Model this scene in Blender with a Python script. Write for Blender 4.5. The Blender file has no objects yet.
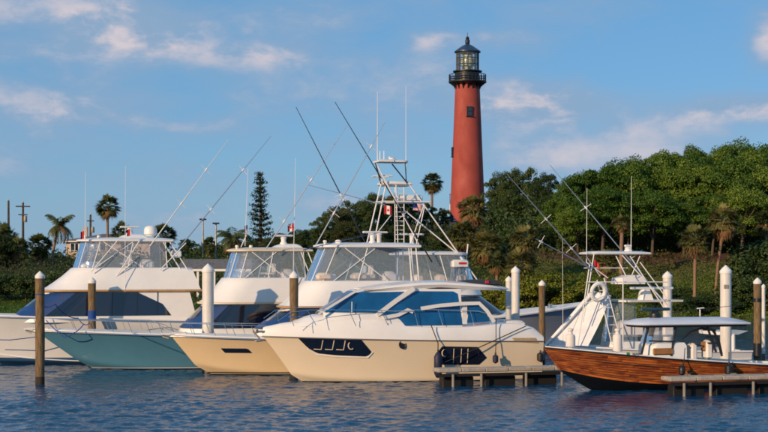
import bpy, math, random
import numpy as np
from mathutils import Vector, Matrix, noise as mnoise
random.seed(7); RNG = np.random.default_rng(11)
R = math.radians
C = bpy.context.scene.collection
SC = bpy.context.scene

# ------------------------------------------------------------------ camera
CAMZ = 6.7; F = 70 / 36 * 768; HZ = 262.0
cam = bpy.data.cameras.new('camera'); co = bpy.data.objects.new('camera', cam); C.objects.link(co)
co.location = (0, 0, CAMZ); co.rotation_euler = (R(90), 0, 0)
cam.lens = 70; cam.sensor_width = 36; cam.shift_y = (HZ - 216) / 768
cam.clip_end = 9000; cam.clip_start = 0.5
SC.camera = co

# ------------------------------------------------------------------ world, sun, exposure
SUN_EL = R(17); SUN_AZ = R(42)          # azimuth: sun stands behind the camera, to its left
sun_dir = Vector((-math.sin(SUN_AZ) * math.cos(SUN_EL), -math.cos(SUN_AZ) * math.cos(SUN_EL), math.sin(SUN_EL)))
sl = bpy.data.lights.new('sun', 'SUN'); so = bpy.data.objects.new('sun', sl); C.objects.link(so)
sl.energy = 4.4; sl.angle = R(0.6); sl.color = (1.0, 0.70, 0.42)
so.rotation_euler = sun_dir.to_track_quat('Z', 'Y').to_euler(); so.location = (-40, -40, 60)
SC.view_settings.view_transform = 'Standard'; SC.view_settings.look = 'None'
SC.view_settings.exposure = 0.0; SC.view_settings.gamma = 1.0
SC.cycles.use_denoising = True
SC.cycles.max_bounces = 6; SC.cycles.transparent_max_bounces = 16
SC.cycles.caustics_reflective = False; SC.cycles.caustics_refractive = False
SC.cycles.filter_width = 1.7

class NT:
    def __init__(s, nt): s.nt = nt; s.x = 0
    def n(s, t, **kw):
        nd = s.nt.nodes.new(t); s.x += 180; nd.location = (s.x, 0)
        for k, v in kw.items():
            if k in nd.inputs: s.put(nd.inputs[k], v)
            else: setattr(nd, k, v)
        return nd
    def put(s, sock, v):
        if isinstance(v, bpy.types.NodeSocket): s.nt.links.new(v, sock)
        else: sock.default_value = v
    def m(s, op, a, b=0.0, c=0.0, clamp=False):
        nd = s.n('ShaderNodeMath', operation=op, use_clamp=clamp)
        s.put(nd.inputs[0], a); s.put(nd.inputs[1], b); s.put(nd.inputs[2], c); return nd.outputs[0]
    def v(s, op, a, b=(0, 0, 0)):
        nd = s.n('ShaderNodeVectorMath', operation=op)
        s.put(nd.inputs[0], a); s.put(nd.inputs[1], b)
        return nd.outputs['Value'] if op in ('LENGTH', 'DOT_PRODUCT', 'DISTANCE') else nd.outputs[0]
    def noise(s, vec, scale, detail=4, rough=0.5, dist=0.0):
        nd = s.n('ShaderNodeTexNoise'); s.put(nd.inputs['Vector'], vec)
        nd.inputs['Scale'].default_value = scale; nd.inputs['Detail'].default_value = detail
        nd.inputs['Roughness'].default_value = rough; nd.inputs['Distortion'].default_value = dist
        return nd.outputs['Fac']
    def ramp(s, f, lo, hi, a=0.0, b=1.0, smooth=True):
        nd = s.n('ShaderNodeMapRange', interpolation_type='SMOOTHSTEP' if smooth else 'LINEAR')
        s.put(nd.inputs['Value'], f)
        for i, val in zip(('From Min', 'From Max', 'To Min', 'To Max'), (lo, hi, a, b)): s.put(nd.inputs[i], val)
        return nd.outputs[0]
    def mix(s, f, a, b, blend='MIX'):
        nd = s.n('ShaderNodeMix', data_type='RGBA', blend_type=blend)
        s.put(nd.inputs[0], f); s.put(nd.inputs[6], rgba(a)); s.put(nd.inputs[7], rgba(b)); return nd.outputs[2]
def rgba(c):
    return (*c, 1.0) if isinstance(c, tuple) and len(c) == 3 else c

def make_world():
    w = bpy.data.worlds.new('World'); SC.world = w; w.use_nodes = True
    nt = w.node_tree; nt.nodes.clear(); T = NT(nt)
    sky = T.n('ShaderNodeTexSky', sky_type='NISHITA', sun_disc=False)
    sky.sun_elevation = SUN_EL
    sky.sun_rotation = math.atan2(sun_dir.x, sun_dir.y)
    sky.altitude = 0; sky.air_density = 1.0; sky.dust_density = 0.15; sky.ozone_density = 2.0
    d = T.n('ShaderNodeTexCoord').outputs['Generated']
    dn = T.v('NORMALIZE', d)
    base = T.mix(0.55, T.mix(1.0, sky.outputs[0], SKY_TINT, 'MULTIPLY'), SKY_BLUE)
    sep = T.n('ShaderNodeSeparateXYZ'); T.put(sep.inputs[0], dn)
    # cloud fields on the whole dome, flattened toward the horizon
    vec = T.v('MULTIPLY', dn, (1.0, 1.0, 2.1))
    warp = T.n('ShaderNodeTexNoise'); T.put(warp.inputs['Vector'], vec); warp.inputs['Scale'].default_value = 11; warp.inputs['Detail'].default_value = 4
    vec2 = T.v('ADD', vec, T.v('MULTIPLY', T.v('SUBTRACT', warp.outputs['Color'], (0.5, 0.5, 0.5)), (0.05, 0.05, 0.05)))
    big = T.noise(T.v('ADD', vec2, (3.1, 0.4, 1.7)), 4.5, 4, 0.5)
    fine = T.noise(T.v('ADD', vec2, (0.7, 8.3, 2.2)), 13.0, 10, 0.60)
    dens = T.m('ADD', T.m('MULTIPLY', big, 0.75), T.m('MULTIPLY', fine, 0.62))
    # the cloud banks that stand over the inlet
    def bank(px, py, wx, wy, amp):
        c = Vector(((px - 384) / F, 1.0, (HZ - py) / F)).normalized()
        sx, sy = wx / F, wy / F
        q = T.v('MULTIPLY', T.v('SUBTRACT', dn, tuple(c)), (1 / sx, 1 / sx, 1 / sy))
        return T.m('MULTIPLY', T.m('POWER', 2.718, T.m('MULTIPLY', T.v('DOT_PRODUCT', q, q), -1.0)), amp)
    for b in BANKS: dens = T.m('ADD', dens, bank(*b))
    soft = T.ramp(dens, 0.52, 0.84)                # veils
    hard = T.ramp(dens, 0.70, 1.02)                # bodies
    lit = T.noise(T.v('ADD', vec2, (-0.010 + 0.7, 8.3 - 0.005, 2.2 + 0.045)), 13.0, 10, 0.60)
    lit = T.ramp(T.m('SUBTRACT', fine, lit), -0.11, 0.12)
    ccol = T.mix(lit, CLOUD_SHADE, CLOUD_LIT)
    veil = T.mix(T.m('MULTIPLY', soft, 0.72), base, CLOUD_SHADE)
    col = T.mix(T.m('MULTIPLY', hard, 0.92), veil, ccol)
    bg = T.n('ShaderNodeBackground'); T.put(bg.inputs[0], col); bg.inputs[1].default_value = 0.1
    out = T.n('ShaderNodeOutputWorld'); nt.links.new(bg.outputs[0], out.inputs[0])
SKY_TINT = (0.72, 0.80, 1.15)
SKY_BLUE = (0.90, 3.55, 5.9)        # even blue blended over the whole sky texture
CLOUD_SHADE = (2.65, 3.95, 5.7)
CLOUD_LIT = (6.9, 6.1, 6.4)
BANKS = [(135, 22, 120, 22, 0.30), (255, 55, 75, 14, 0.22), (148, 46, 34, 9, 0.22), (540, 106, 75, 16, 0.22), (745, 106, 75, 15, 0.34),
         (680, 128, 90, 16, 0.16), (330, 205, 60, 16, 0.16), (50, 100, 140, 20, 0.16), (60, 50, 90, 20, 0.12), (590, 62, 140, 22, -0.20), (440, 150, 60, 40, -0.10),
         (768, 42, 18, 22, 0.26), (160, 140, 200, 26, 0.05), (330, 90, 110, 30, 0.10), (60, 118, 60, 7, .10), (200, 128, 60, 8, .10), (650, 160, 120, 14, .08), (560, 190, 160, 20, .05), (30, 30, 40, 14, -.10), (570, 16, 130, 30, -0.24), (680, 60, 70, 34, -.14), (500, 38, 50, 9, .12), (425, 42, 18, 10, 0.16), (620, 10, 80, 14, .07), (330, 30, 80, 30, .12), (540, 150, 120, 14, .10)]
make_world()

# ------------------------------------------------------------------ materials
MATS = {}
def newmat(name):
    m = bpy.data.materials.new(name); m.use_nodes = True; nt = m.node_tree; nt.nodes.clear()
    T = NT(nt); out = T.n('ShaderNodeOutputMaterial'); return m, T, out
def mat(name, col, rough=0.5, metal=0.0, var=0.12, nscale=2.0, bump=0.0, bscale=20.0, coat=0.0, spec=0.5, stripes=None, vstretch=(1, 1, 1), col2=None):
    """plain surface with soft mottling; stripes = [(z0, z1, colour)] painted bands in object height"""
    if name in MATS: return MATS[name]
    m, T, out = newmat(name)
    tc = T.n('ShaderNodeTexCoord').outputs['Object']
    v = T.v('MULTIPLY', tc, vstretch)
    nz = T.noise(v, nscale, 5, 0.6)
    c2 = col2 or tuple(x * (1 - 2.2 * var) for x in col)
    c = T.mix(T.ramp(nz, 0.3, 0.72), c2 if col2 else c2, col)
    if stripes:
        z = T.n('ShaderNodeSeparateXYZ'); T.put(z.inputs[0], tc)
        for z0, z1, sc in stripes:
            inside = T.m('MULTIPLY', T.m('GREATER_THAN', z.outputs[2], z0), T.m('LESS_THAN', z.outputs[2], z1))
            c = T.mix(inside, c, sc)
    b = T.n('ShaderNodeBsdfPrincipled'); T.put(b.inputs['Base Color'], c)
    T.put(b.inputs['Roughness'], T.ramp(nz, 0.2, 0.8, rough * 1.25, rough * 0.8)); b.inputs['Metallic'].default_value = metal
    b.inputs['Coat Weight'].default_value = coat; b.inputs['Specular IOR Level'].default_value = spec
    if bump:
        bp = T.n('ShaderNodeBump'); bp.inputs['Strength'].default_value = bump; bp.inputs['Distance'].default_value = 0.02
        T.put(bp.inputs['Height'], T.noise(v, bscale, 4, 0.6)); T.put(b.inputs['Normal'], bp.outputs[0])
    T.nt.links.new(b.outputs[0], out.inputs[0]); MATS[name] = m; return m
def leafmat(name, col, col2, trans=0.28):
    m, T, out = newmat(name)
    g = T.n('ShaderNodeNewGeometry').outputs['Random Per Island']
    oi = T.n('ShaderNodeObjectInfo').outputs['Random']
    f = T.m('ADD', T.m('MULTIPLY', g, 0.75), T.m('MULTIPLY', oi, 0.25))
    c = T.mix(f, col, col2)
    hs = T.n('ShaderNodeHueSaturation'); T.put(hs.inputs['Color'], c)
    T.put(hs.inputs['Value'], T.ramp(oi, 0, 1, 0.72, 1.2, False)); T.put(hs.inputs['Hue'], T.ramp(oi, 0, 1, 0.515, 0.485, False))
    d = T.n('ShaderNodeBsdfPrincipled'); T.put(d.inputs['Base Color'], hs.outputs[0]); d.inputs['Roughness'].default_value = 0.55
    d.inputs['Specular IOR Level'].default_value = 0.25
    t = T.n('ShaderNodeBsdfTranslucent'); T.put(t.inputs[0], hs.outputs[0])
    mx = T.n('ShaderNodeMixShader'); mx.inputs[0].default_value = trans
    T.nt.links.new(d.outputs[0], mx.inputs[1]); T.nt.links.new(t.outputs[0], mx.inputs[2]); T.nt.links.new(mx.outputs[0], out.inputs[0])
    MATS[name] = m; return m
def vinylmat(name, tint, refl, haze=0.16):
    m, T, out = newmat(name)
    tr = T.n('ShaderNodeBsdfTransparent'); tr.inputs[0].default_value = rgba(tint)
    gl = T.n('ShaderNodeBsdfGlossy'); gl.inputs['Roughness'].default_value = 0.08; gl.inputs['Color'].default_value = (0.9, 0.95, 1, 1)
    tc = T.n('ShaderNodeTexCoord').outputs['Object']
    bp = T.n('ShaderNodeBump'); bp.inputs['Strength'].default_value = 0.35; bp.inputs['Distance'].default_value = 0.06
    T.put(bp.inputs['Height'], T.noise(tc, 2.2, 3, 0.5)); T.put(gl.inputs['Normal'], bp.outputs[0])
    fr = T.n('ShaderNodeFresnel'); fr.inputs[0].default_value = 1.45
    mx = T.n('ShaderNodeMixShader'); T.put(mx.inputs[0], T.m('ADD', T.m('MULTIPLY', fr.outputs[0], 0.8), refl, clamp=True))
    df = T.n('ShaderNodeBsdfDiffuse'); df.inputs[0].default_value = (.72, .78, .86, 1); hz = T.n('ShaderNodeMixShader')
    hz.inputs[0].default_value = haze; T.nt.links.new(tr.outputs[0], hz.inputs[1]); T.nt.links.new(df.outputs[0], hz.inputs[2])
    T.nt.links.new(hz.outputs[0], mx.inputs[1]); T.nt.links.new(gl.outputs[0], mx.inputs[2]); T.nt.links.new(mx.outputs[0], out.inputs[0])
    MATS[name] = m; return m

GEL = mat('gelcoat_white', (0.80, 0.79, 0.77), 0.28, var=0.03, nscale=0.9, coat=0.3)
DECK = mat('deck_white', (0.78, 0.77, 0.75), 0.5, var=0.04, nscale=1.5)
CREAMTRIM = mat('cream_trim', (0.74, 0.62, 0.45), 0.35, var=0.05)
TANLINE = mat('tan_line', (0.50, 0.30, 0.13), 0.4, var=0.1)
STEEL = mat('stainless', (0.72, 0.72, 0.72), 0.22, 1.0, var=0.05)
ALU = mat('white_pipe', (0.78, 0.78, 0.78), 0.3, var=0.04)
ANOD = mat('anodised_pole', (0.42, 0.47, 0.54), 0.35, 0.6, var=0.05)
BLACK = mat('black_plastic', (0.012, 0.013, 0.016), 0.4, var=0.1)
NAVY = mat('navy_fender', (0.010, 0.014, 0.05), 0.6, var=0.1)
DARKGLASS = mat('dark_glass', (0.008, 0.012, 0.028), 0.05, var=0.05, coat=0.6, spec=0.8)
BLUEGLASS = mat('blue_glass', (0.004, 0.125, 0.36), 0.26, var=0.2, nscale=0.8, coat=0.15, spec=0.5)
MESHBLUE = mat('blue_mesh_cover', (0.010, 0.055, 0.21), 0.45, var=0.15)
VINYL = vinylmat('clear_vinyl', (0.93, 0.95, 0.98), 0.02)
VINYLB = vinylmat('vinyl_sky_reflection', (0.50, 0.72, 0.98), 0.10)  # blue sky reflection on the front screens, put into the tint
LENSGLASS = vinylmat('lantern_glass', (0.90, 0.97, 0.97), 0.03, 0.05)
CANVAS = mat('white_canvas', (0.76, 0.77, 0.79), 0.75, var=0.06, nscale=1.4, bump=0.15, bscale=6)
CUSH = mat('cushion', (0.72, 0.62, 0.52), 0.7, var=0.06)
CUSHW = mat('cushion_white', (0.76, 0.72, 0.68), 0.6, var=0.06)
TAN = mat('tan_upholstery', (0.33, 0.15, 0.045), 0.55, var=0.12)
REDP = mat('red_paint', (0.62, 0.035, 0.03), 0.5, var=0.08)
GREENP = mat('green_sticker', (0.01, 0.28, 0.09), 0.5, var=0.05)
ROPEB = mat('black_rope', (0.02, 0.02, 0.024), 0.8, var=0.1)
ROPEBL = mat('blue_rope', (0.012, 0.075, 0.33), 0.8, var=0.15)
ROPEW = mat('white_rope', (0.6, 0.58, 0.52), 0.8, var=0.15)
PILEWOOD = mat('pile_wood', (0.235, 0.155, 0.075), 0.85, var=0.26, nscale=5, bump=0.7, bscale=14, vstretch=(3, 3, 0.35), stripes=[(-3, 2.05, (0.03, 0.024, 0.018))])
PILEWHITE = mat('pile_sleeve', (0.72, 0.70, 0.66), 0.45, var=0.09, nscale=3, vstretch=(2, 2, 0.4), bump=0.1, bscale=10, stripes=[(-3, 2.1, (0.10, 0.085, 0.06))])
CAPW = mat('pile_cap', (0.78, 0.77, 0.74), 0.45, var=0.05)
CONC = mat('dock_concrete', (0.44, 0.39, 0.33), 0.85, var=0.16, nscale=3, bump=0.35, bscale=30)
DOCKSHADE = mat('dock_float_shade', (0.009, 0.008, 0.008), 0.7, var=0.2)  # near black: the shadow under the dock is put into this colour
GALV = mat('galvanised', (0.36, 0.33, 0.28), 0.5, 0.4, var=0.12)
BRICKRED = mat('painted_brick', (0.36, 0.062, 0.046), 0.75, var=0.10, nscale=0.45, bump=0.35, bscale=9, vstretch=(1, 1, 0.55))
IRON = mat('black_iron', (0.012, 0.016, 0.024), 0.45, var=0.15)
IRONROOF = mat('lantern_roof_iron', (0.016, 0.045, 0.11), 0.35, var=0.15)
BRASS = mat('lens_brass', (0.62, 0.44, 0.16), 0.25, 0.6, var=0.1)
PRISM = mat('lens_prism', (0.80, 0.80, 0.56), 0.12, var=0.25, nscale=2.5, spec=0.9)
POLEWOOD = mat('utility_pole_wood', (0.10, 0.075, 0.055), 0.9, var=0.2)
STUCCO = mat('house_stucco', (0.55, 0.44, 0.36), 0.85, var=0.08, nscale=1.0)
ROOFGREY = mat('roof_grey', (0.17, 0.165, 0.17), 0.85, var=0.2, nscale=3)
BARKP = mat('palm_bark', (0.33, 0.20, 0.12), 0.9, var=0.25, nscale=6, bump=0.6, bscale=12, vstretch=(1, 1, 3))
BARK = mat('tree_bark', (0.13, 0.10, 0.075), 0.9, var=0.25, nscale=4, bump=0.5, bscale=10)

# ------------------------------------------------------------------ mesh helpers
class MB:
    def __init__(s): s.v = []; s.f = []; s.mi = []; s.k = 0
    def add(s, vs, fs):
        o = len(s.v); s.v += [tuple(p) for p in vs]; s.f += [tuple(i + o for i in f) for f in fs]; s.mi += [s.k] * len(fs); return s
    def box(s, c, d, rz=0.0, top=1.0):
        x, y, z = (q / 2 for q in d); P = []
        for sz in (-1, 1):
            t = top if sz > 0 else 1.0
            for sx, sy in ((-1, -1), (1, -1), (1, 1), (-1, 1)):
                px, py = sx * x * t, sy * y * t
                P.append((c[0] + px * math.cos(rz) - py * math.sin(rz), c[1] + px * math.sin(rz) + py * math.cos(rz), c[2] + sz * z))
        return s.add(P, [(3, 2, 1, 0), (4, 5, 6, 7), (0, 1, 5, 4), (1, 2, 6, 5), (2, 3, 7, 6), (3, 0, 4, 7)])
    def rbox(s, c, d, r=0.06, rz=0.0):
        """box with chamfered edges all round"""
        x, y, z = (q / 2 for q in d); r = min(r, x * .9, y * .9, z * .9); rings = []
        for zz, ins in ((-z, r), (-z + r, 0), (z - r, 0), (z, r)):
            xx, yy = x - ins, y - ins; q = r * 0.7
            ring = [(xx, -yy + q), (xx, yy - q), (xx - q, yy), (-xx + q, yy), (-xx, yy - q), (-xx, -yy + q), (-xx + q, -yy), (xx - q, -yy)]
            rings.append([(c[0] + a * math.cos(rz) - b * math.sin(rz), c[1] + a * math.sin(rz) + b * math.cos(rz), c[2] + zz) for a, b in ring])
        return s.loft(rings, True, True, True)
    def loft(s, rings, closed=True, cap0=False, cap1=False):
        n = len(rings[0]); P = [p for r in rings for p in r]; fs = []
        for i in range(len(rings) - 1):
            for j in range(n if closed else n - 1):
                k = (j + 1) % n; fs.append((i * n + j, i * n + k, (i + 1) * n + k, (i + 1) * n + j))
        if cap0: fs.append(tuple(reversed(range(n))))
        if cap1: fs.append(tuple(range((len(rings) - 1) * n, len(rings) * n)))
        return s.add(P, fs)
    def tube(s, pts, r, n=6, caps=True):
        pts = [Vector(p) for p in pts]; rr = r if isinstance(r, (list, tuple)) else [r] * len(pts); rings = []
        up = None
        for i, p in enumerate(pts):
            t = (pts[min(i + 1, len(pts) - 1)] - pts[max(i - 1, 0)])
            t = t.normalized() if t.length > 1e-9 else Vector((0, 0, 1))
            if up is None: up = t.orthogonal().normalized()
            else:
                up = up - t * up.dot(t); up = up.normalized() if up.length > 1e-6 else t.orthogonal().normalized()
            w = t.cross(up)
            rings.append([tuple(p + (up * math.cos(a) + w * math.sin(a)) * rr[i]) for a in (2 * math.pi * k / n for k in range(n))])
        return s.loft(rings, True, caps, caps)
    def lathe(s, prof, c=(0, 0, 0), n=16, a0=0.0):
        rings = [[(c[0] + r * math.cos(a0 + 2 * math.pi * k / n), c[1] + r * math.sin(a0 + 2 * math.pi * k / n), c[2] + z) for k in range(n)] for r, z in prof]
        return s.loft(rings, True, prof[0][0] > 1e-4, prof[-1][0] > 1e-4)
    def build(s, name, m, parent=None, smooth=False, kind=None):
        me = bpy.data.meshes.new(name); me.from_pydata(s.v, [], s.f)
        for q in (m if isinstance(m, (list, tuple)) else [m]): me.materials.append(q)
        if any(s.mi): me.polygons.foreach_set('material_index', s.mi)
        if smooth: shade(me, smooth if isinstance(smooth, float) else 40)
        me.update(); o = bpy.data.objects.new(name, me); C.objects.link(o)
        if parent: o.parent = parent
        if kind: o['kind'] = kind
        return o
def shade(me, ang):
    me.polygons.foreach_set('use_smooth', [True] * len(me.polygons))
    me.set_sharp_from_angle(angle=R(ang))
def tag(o, label, cat, group=None):
    o['label'] = label; o['category'] = cat
    if group: o['group'] = group
    return o
def thing(name, label, cat, loc=(0, 0, 0), rz=0.0, group=None):
    o = bpy.data.objects.new(name, None); C.objects.link(o); o.location = loc; o.rotation_euler = (0, 0, rz); o.empty_display_size = 0.3
    return tag(o, label, cat, group)
def tube_part(name, pts, r, m, parent, n=6): return MB().tube(pts, r, n).build(name, m, parent, True)
def dup(root, loc=None, rz=None, scale=None, label=None, group=None):
    r = root.copy(); C.objects.link(r)
    if loc is not None: r.location = loc
    if rz is not None: r.rotation_euler = (0, 0, rz)
    if scale is not None: r.scale = scale if isinstance(scale, (tuple, list)) else (scale,) * 3
    if label: r['label'] = label
    if group: r['group'] = group
    for ch in root.children:
        c = ch.copy(); C.objects.link(c); c.parent = r
        for g in ch.children:
            d = g.copy(); C.objects.link(d); d.parent = c
    return r
def quads_mesh(name, V, mats, mi=None):
    """V: (n,4,3) array of quads -> mesh"""
    n = len(V); me = bpy.data.meshes.new(name)
    me.vertices.add(n * 4); me.vertices.foreach_set('co', V.reshape(-1).astype(np.float32))
    me.loops.add(n * 4); me.loops.foreach_set('vertex_index', np.arange(n * 4, dtype=np.int32))
    me.polygons.add(n); me.polygons.foreach_set('loop_start', np.arange(0, n * 4, 4, dtype=np.int32))
    me.update(calc_edges=True)
    for q in mats: me.materials.append(q)
    if mi is not None: me.polygons.foreach_set('material_index', mi.astype(np.int32))
    me.validate(); return me
def W(px, py, D):
    return Vector(((px - 384) / F * D, D, CAMZ - (py - HZ) / F * D))

# ------------------------------------------------------------------ the setting: land and water
def sstep(a, b, x):
    t = np.clip((x - a) / (b - a), 0, 1); return t * t * (3 - 2 * t)
def shore_y(x): return 117 + 50 * sstep(-2, 16, x) + 2.5 * np.sin(x * 0.21) + 1.2 * np.sin(x * 0.53 + 1)
def land_h(x, y):
    x = np.asarray(x, float); y = np.asarray(y, float)
    s = y - shore_y(x)
    right = sstep(-10, 25, x)
    up = 6.6 * sstep(-2, 75, s) * (1 - right) + 5.4 * sstep(-2, 42, s) * right
    hill = 6.6 * np.exp(-(((x - 16) / 42) ** 2 + ((y - 262) / 50) ** 2))
    hr = 3.2 * np.exp(-(((x - 70) / 45) ** 2 + ((y - 255) / 45) ** 2))
    far = sstep(300, 520, y)
    bump = 0.22 * np.sin(x * 0.31 + 0.4) * np.sin(y * 0.27) + 0.1 * np.sin(x * 0.9 + y * 0.7)
    h = (up + hill * sstep(0, 40, s) + hr + bump * sstep(0, 8, s)) * (1 - far) + 1.5 * far
    return np.where(s < 0, np.maximum(-2.5, s * 0.35 - 0.1), h + 0.25 * sstep(0, 3, s))
def nonuni(lo, a, b, hi, step, k=1.16):
    c = list(np.arange(a, b + 1e-6, step)); q = step; x = b
    while x < hi: q *= k; x += q; c.append(x)
    q = step; x = a; pre = []
    while x > lo: q *= k; x -= q; pre.append(x)
    return np.array(pre[::-1] + c)
def grid_obj(name, xs, ys, zf, m):
    X, Y = np.meshgrid(xs, ys); Z = zf(X, Y)
    V = np.stack([X, Y, Z], -1).reshape(-1, 3); nx, ny = len(xs), len(ys)
    i = (np.arange(ny - 1)[:, None] * nx + np.arange(nx - 1)[None, :]).reshape(-1)
    Fq = np.stack([i, i + 1, i + 1 + nx, i + nx], -1)
    me = bpy.data.meshes.new(name); me.vertices.add(len(V)); me.vertices.foreach_set('co', V.reshape(-1).astype(np.float32))
    me.loops.add(Fq.size); me.loops.foreach_set('vertex_index', Fq.reshape(-1).astype(np.int32))
    me.polygons.add(len(Fq)); me.polygons.foreach_set('loop_start', np.arange(0, Fq.size, 4, dtype=np.int32))
    me.polygons.foreach_set('use_smooth', np.ones(len(Fq), bool)); me.update(calc_edges=True); me.materials.append(m)
    o = bpy.data.objects.new(name, me); C.objects.link(o); o['kind'] = 'structure'; return o

def water_material():
    m, T, out = newmat('water')
    tc = T.n('ShaderNodeTexCoord').outputs['Object']
    a = T.noise(T.v('MULTIPLY', tc, (1.0, 0.8, 1)), 3.2, 3, 0.55); b = T.noise(T.v('MULTIPLY', tc, (1, 0.8, 1)), 9.0, 3, 0.5)
    bp = T.n('ShaderNodeBump'); bp.inputs['Strength'].default_value = 0.6; bp.inputs['Distance'].default_value = 0.07
    big = T.noise(tc, 1.0, 3, 0.5)
    T.put(bp.inputs['Height'], T.m('ADD', T.m('MULTIPLY', big, 1.6), T.m('ADD', a, T.m('MULTIPLY', b, 0.35))))
    d = T.n('ShaderNodeBsdfPrincipled'); d.inputs['Base Color'].default_value = (0.004, 0.050, 0.12, 1)
    d.inputs['Roughness'].default_value = 0.09; d.inputs['IOR'].default_value = 1.33
    T.put(d.inputs['Normal'], bp.outputs[0]); T.nt.links.new(d.outputs[0], out.inputs[0]); return m
WAVES = []
for i in range(54):
    wl = 0.32 * (4.5 ** (i / 53.0)); a = R(random.gauss(62, 38))
    WAVES.append((2 * math.pi / wl * math.cos(a), 2 * math.pi / wl * math.sin(a), random.random() * 6.28, 0.0062 * wl ** 0.85 * random.uniform(.6, 1.4)))
def water_z(X, Y):
    Z = np.zeros_like(X); fade = 1 - sstep(110, 190, Y)
    fade = fade * (1 - sstep(34, 60, np.abs(X)))
    gust = 0.75 + 0.35 * np.sin(X * 0.13 + Y * 0.05) * np.sin(Y * 0.19 - X * 0.04 + 1)
    for kx, ky, ph, am in WAVES:
        s = np.sin(kx * X + ky * Y + ph); Z += am * (s + 0.25 * s * s)
    return Z * fade * gust
xs = nonuni(-1500, -21, 25, 1500, 0.11); ys = nonuni(-200, 54, 98, 420, 0.11, 1.05)
grid_obj('water', xs, ys, water_z, water_material())

def ground_material():
    m, T, out = newmat('ground_grass')
    tc = T.n('ShaderNodeTexCoord').outputs['Object']
    n1 = T.noise(tc, 0.16, 4, 0.6); n2 = T.noise(tc, 1.9, 5, 0.65)
    c = T.mix(T.ramp(n1, 0.38, 0.62), (0.035, 0.062, 0.014), (0.085, 0.10, 0.026))
    c = T.mix(T.m('MULTIPLY', T.ramp(n2, 0.5, 0.75), 0.6), c, (0.12, 0.085, 0.045))
    sp = T.n('ShaderNodeSeparateXYZ'); T.put(sp.inputs[0], tc)
    wood = T.m('MULTIPLY', T.ramp(sp.outputs[1], 196, 204), T.ramp(sp.outputs[0], 12, 24))
    c = T.mix(wood, c, T.mix(n2, (0.055, 0.032, 0.022), (0.15, 0.085, 0.055)))     # leaf litter under the wood
    lawn = T.m('MULTIPLY', T.ramp(sp.outputs[1], 150, 140), T.ramp(sp.outputs[0], -14, -20))
    c = T.mix(lawn, c, T.mix(n2, (0.030, 0.075, 0.012), (0.055, 0.11, 0.02)))
    d = T.n('ShaderNodeBsdfPrincipled'); T.put(d.inputs['Base Color'], c); d.inputs['Roughness'].default_value = 0.95
    d.inputs['Specular IOR Level'].default_value = 0.1
    bp = T.n('ShaderNodeBump'); bp.inputs['Strength'].default_value = 0.8; bp.inputs['Distance'].default_value = 0.15
    T.put(bp.inputs['Height'], n2); T.put(d.inputs['Normal'], bp.outputs[0])
    T.nt.links.new(d.outputs[0], out.inputs[0]); return m
grid_obj('ground', nonuni(-2500, -75, 100, 2500, 1.0, 1.2), nonuni(108, 112, 275, 4200, 1.0, 1.15), land_h, ground_material())
def gz(x, y): return float(land_h(x, y))
def gp(px, D): x = (px - 384) / F * D; return Vector((x, D, gz(x, D)))

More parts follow.
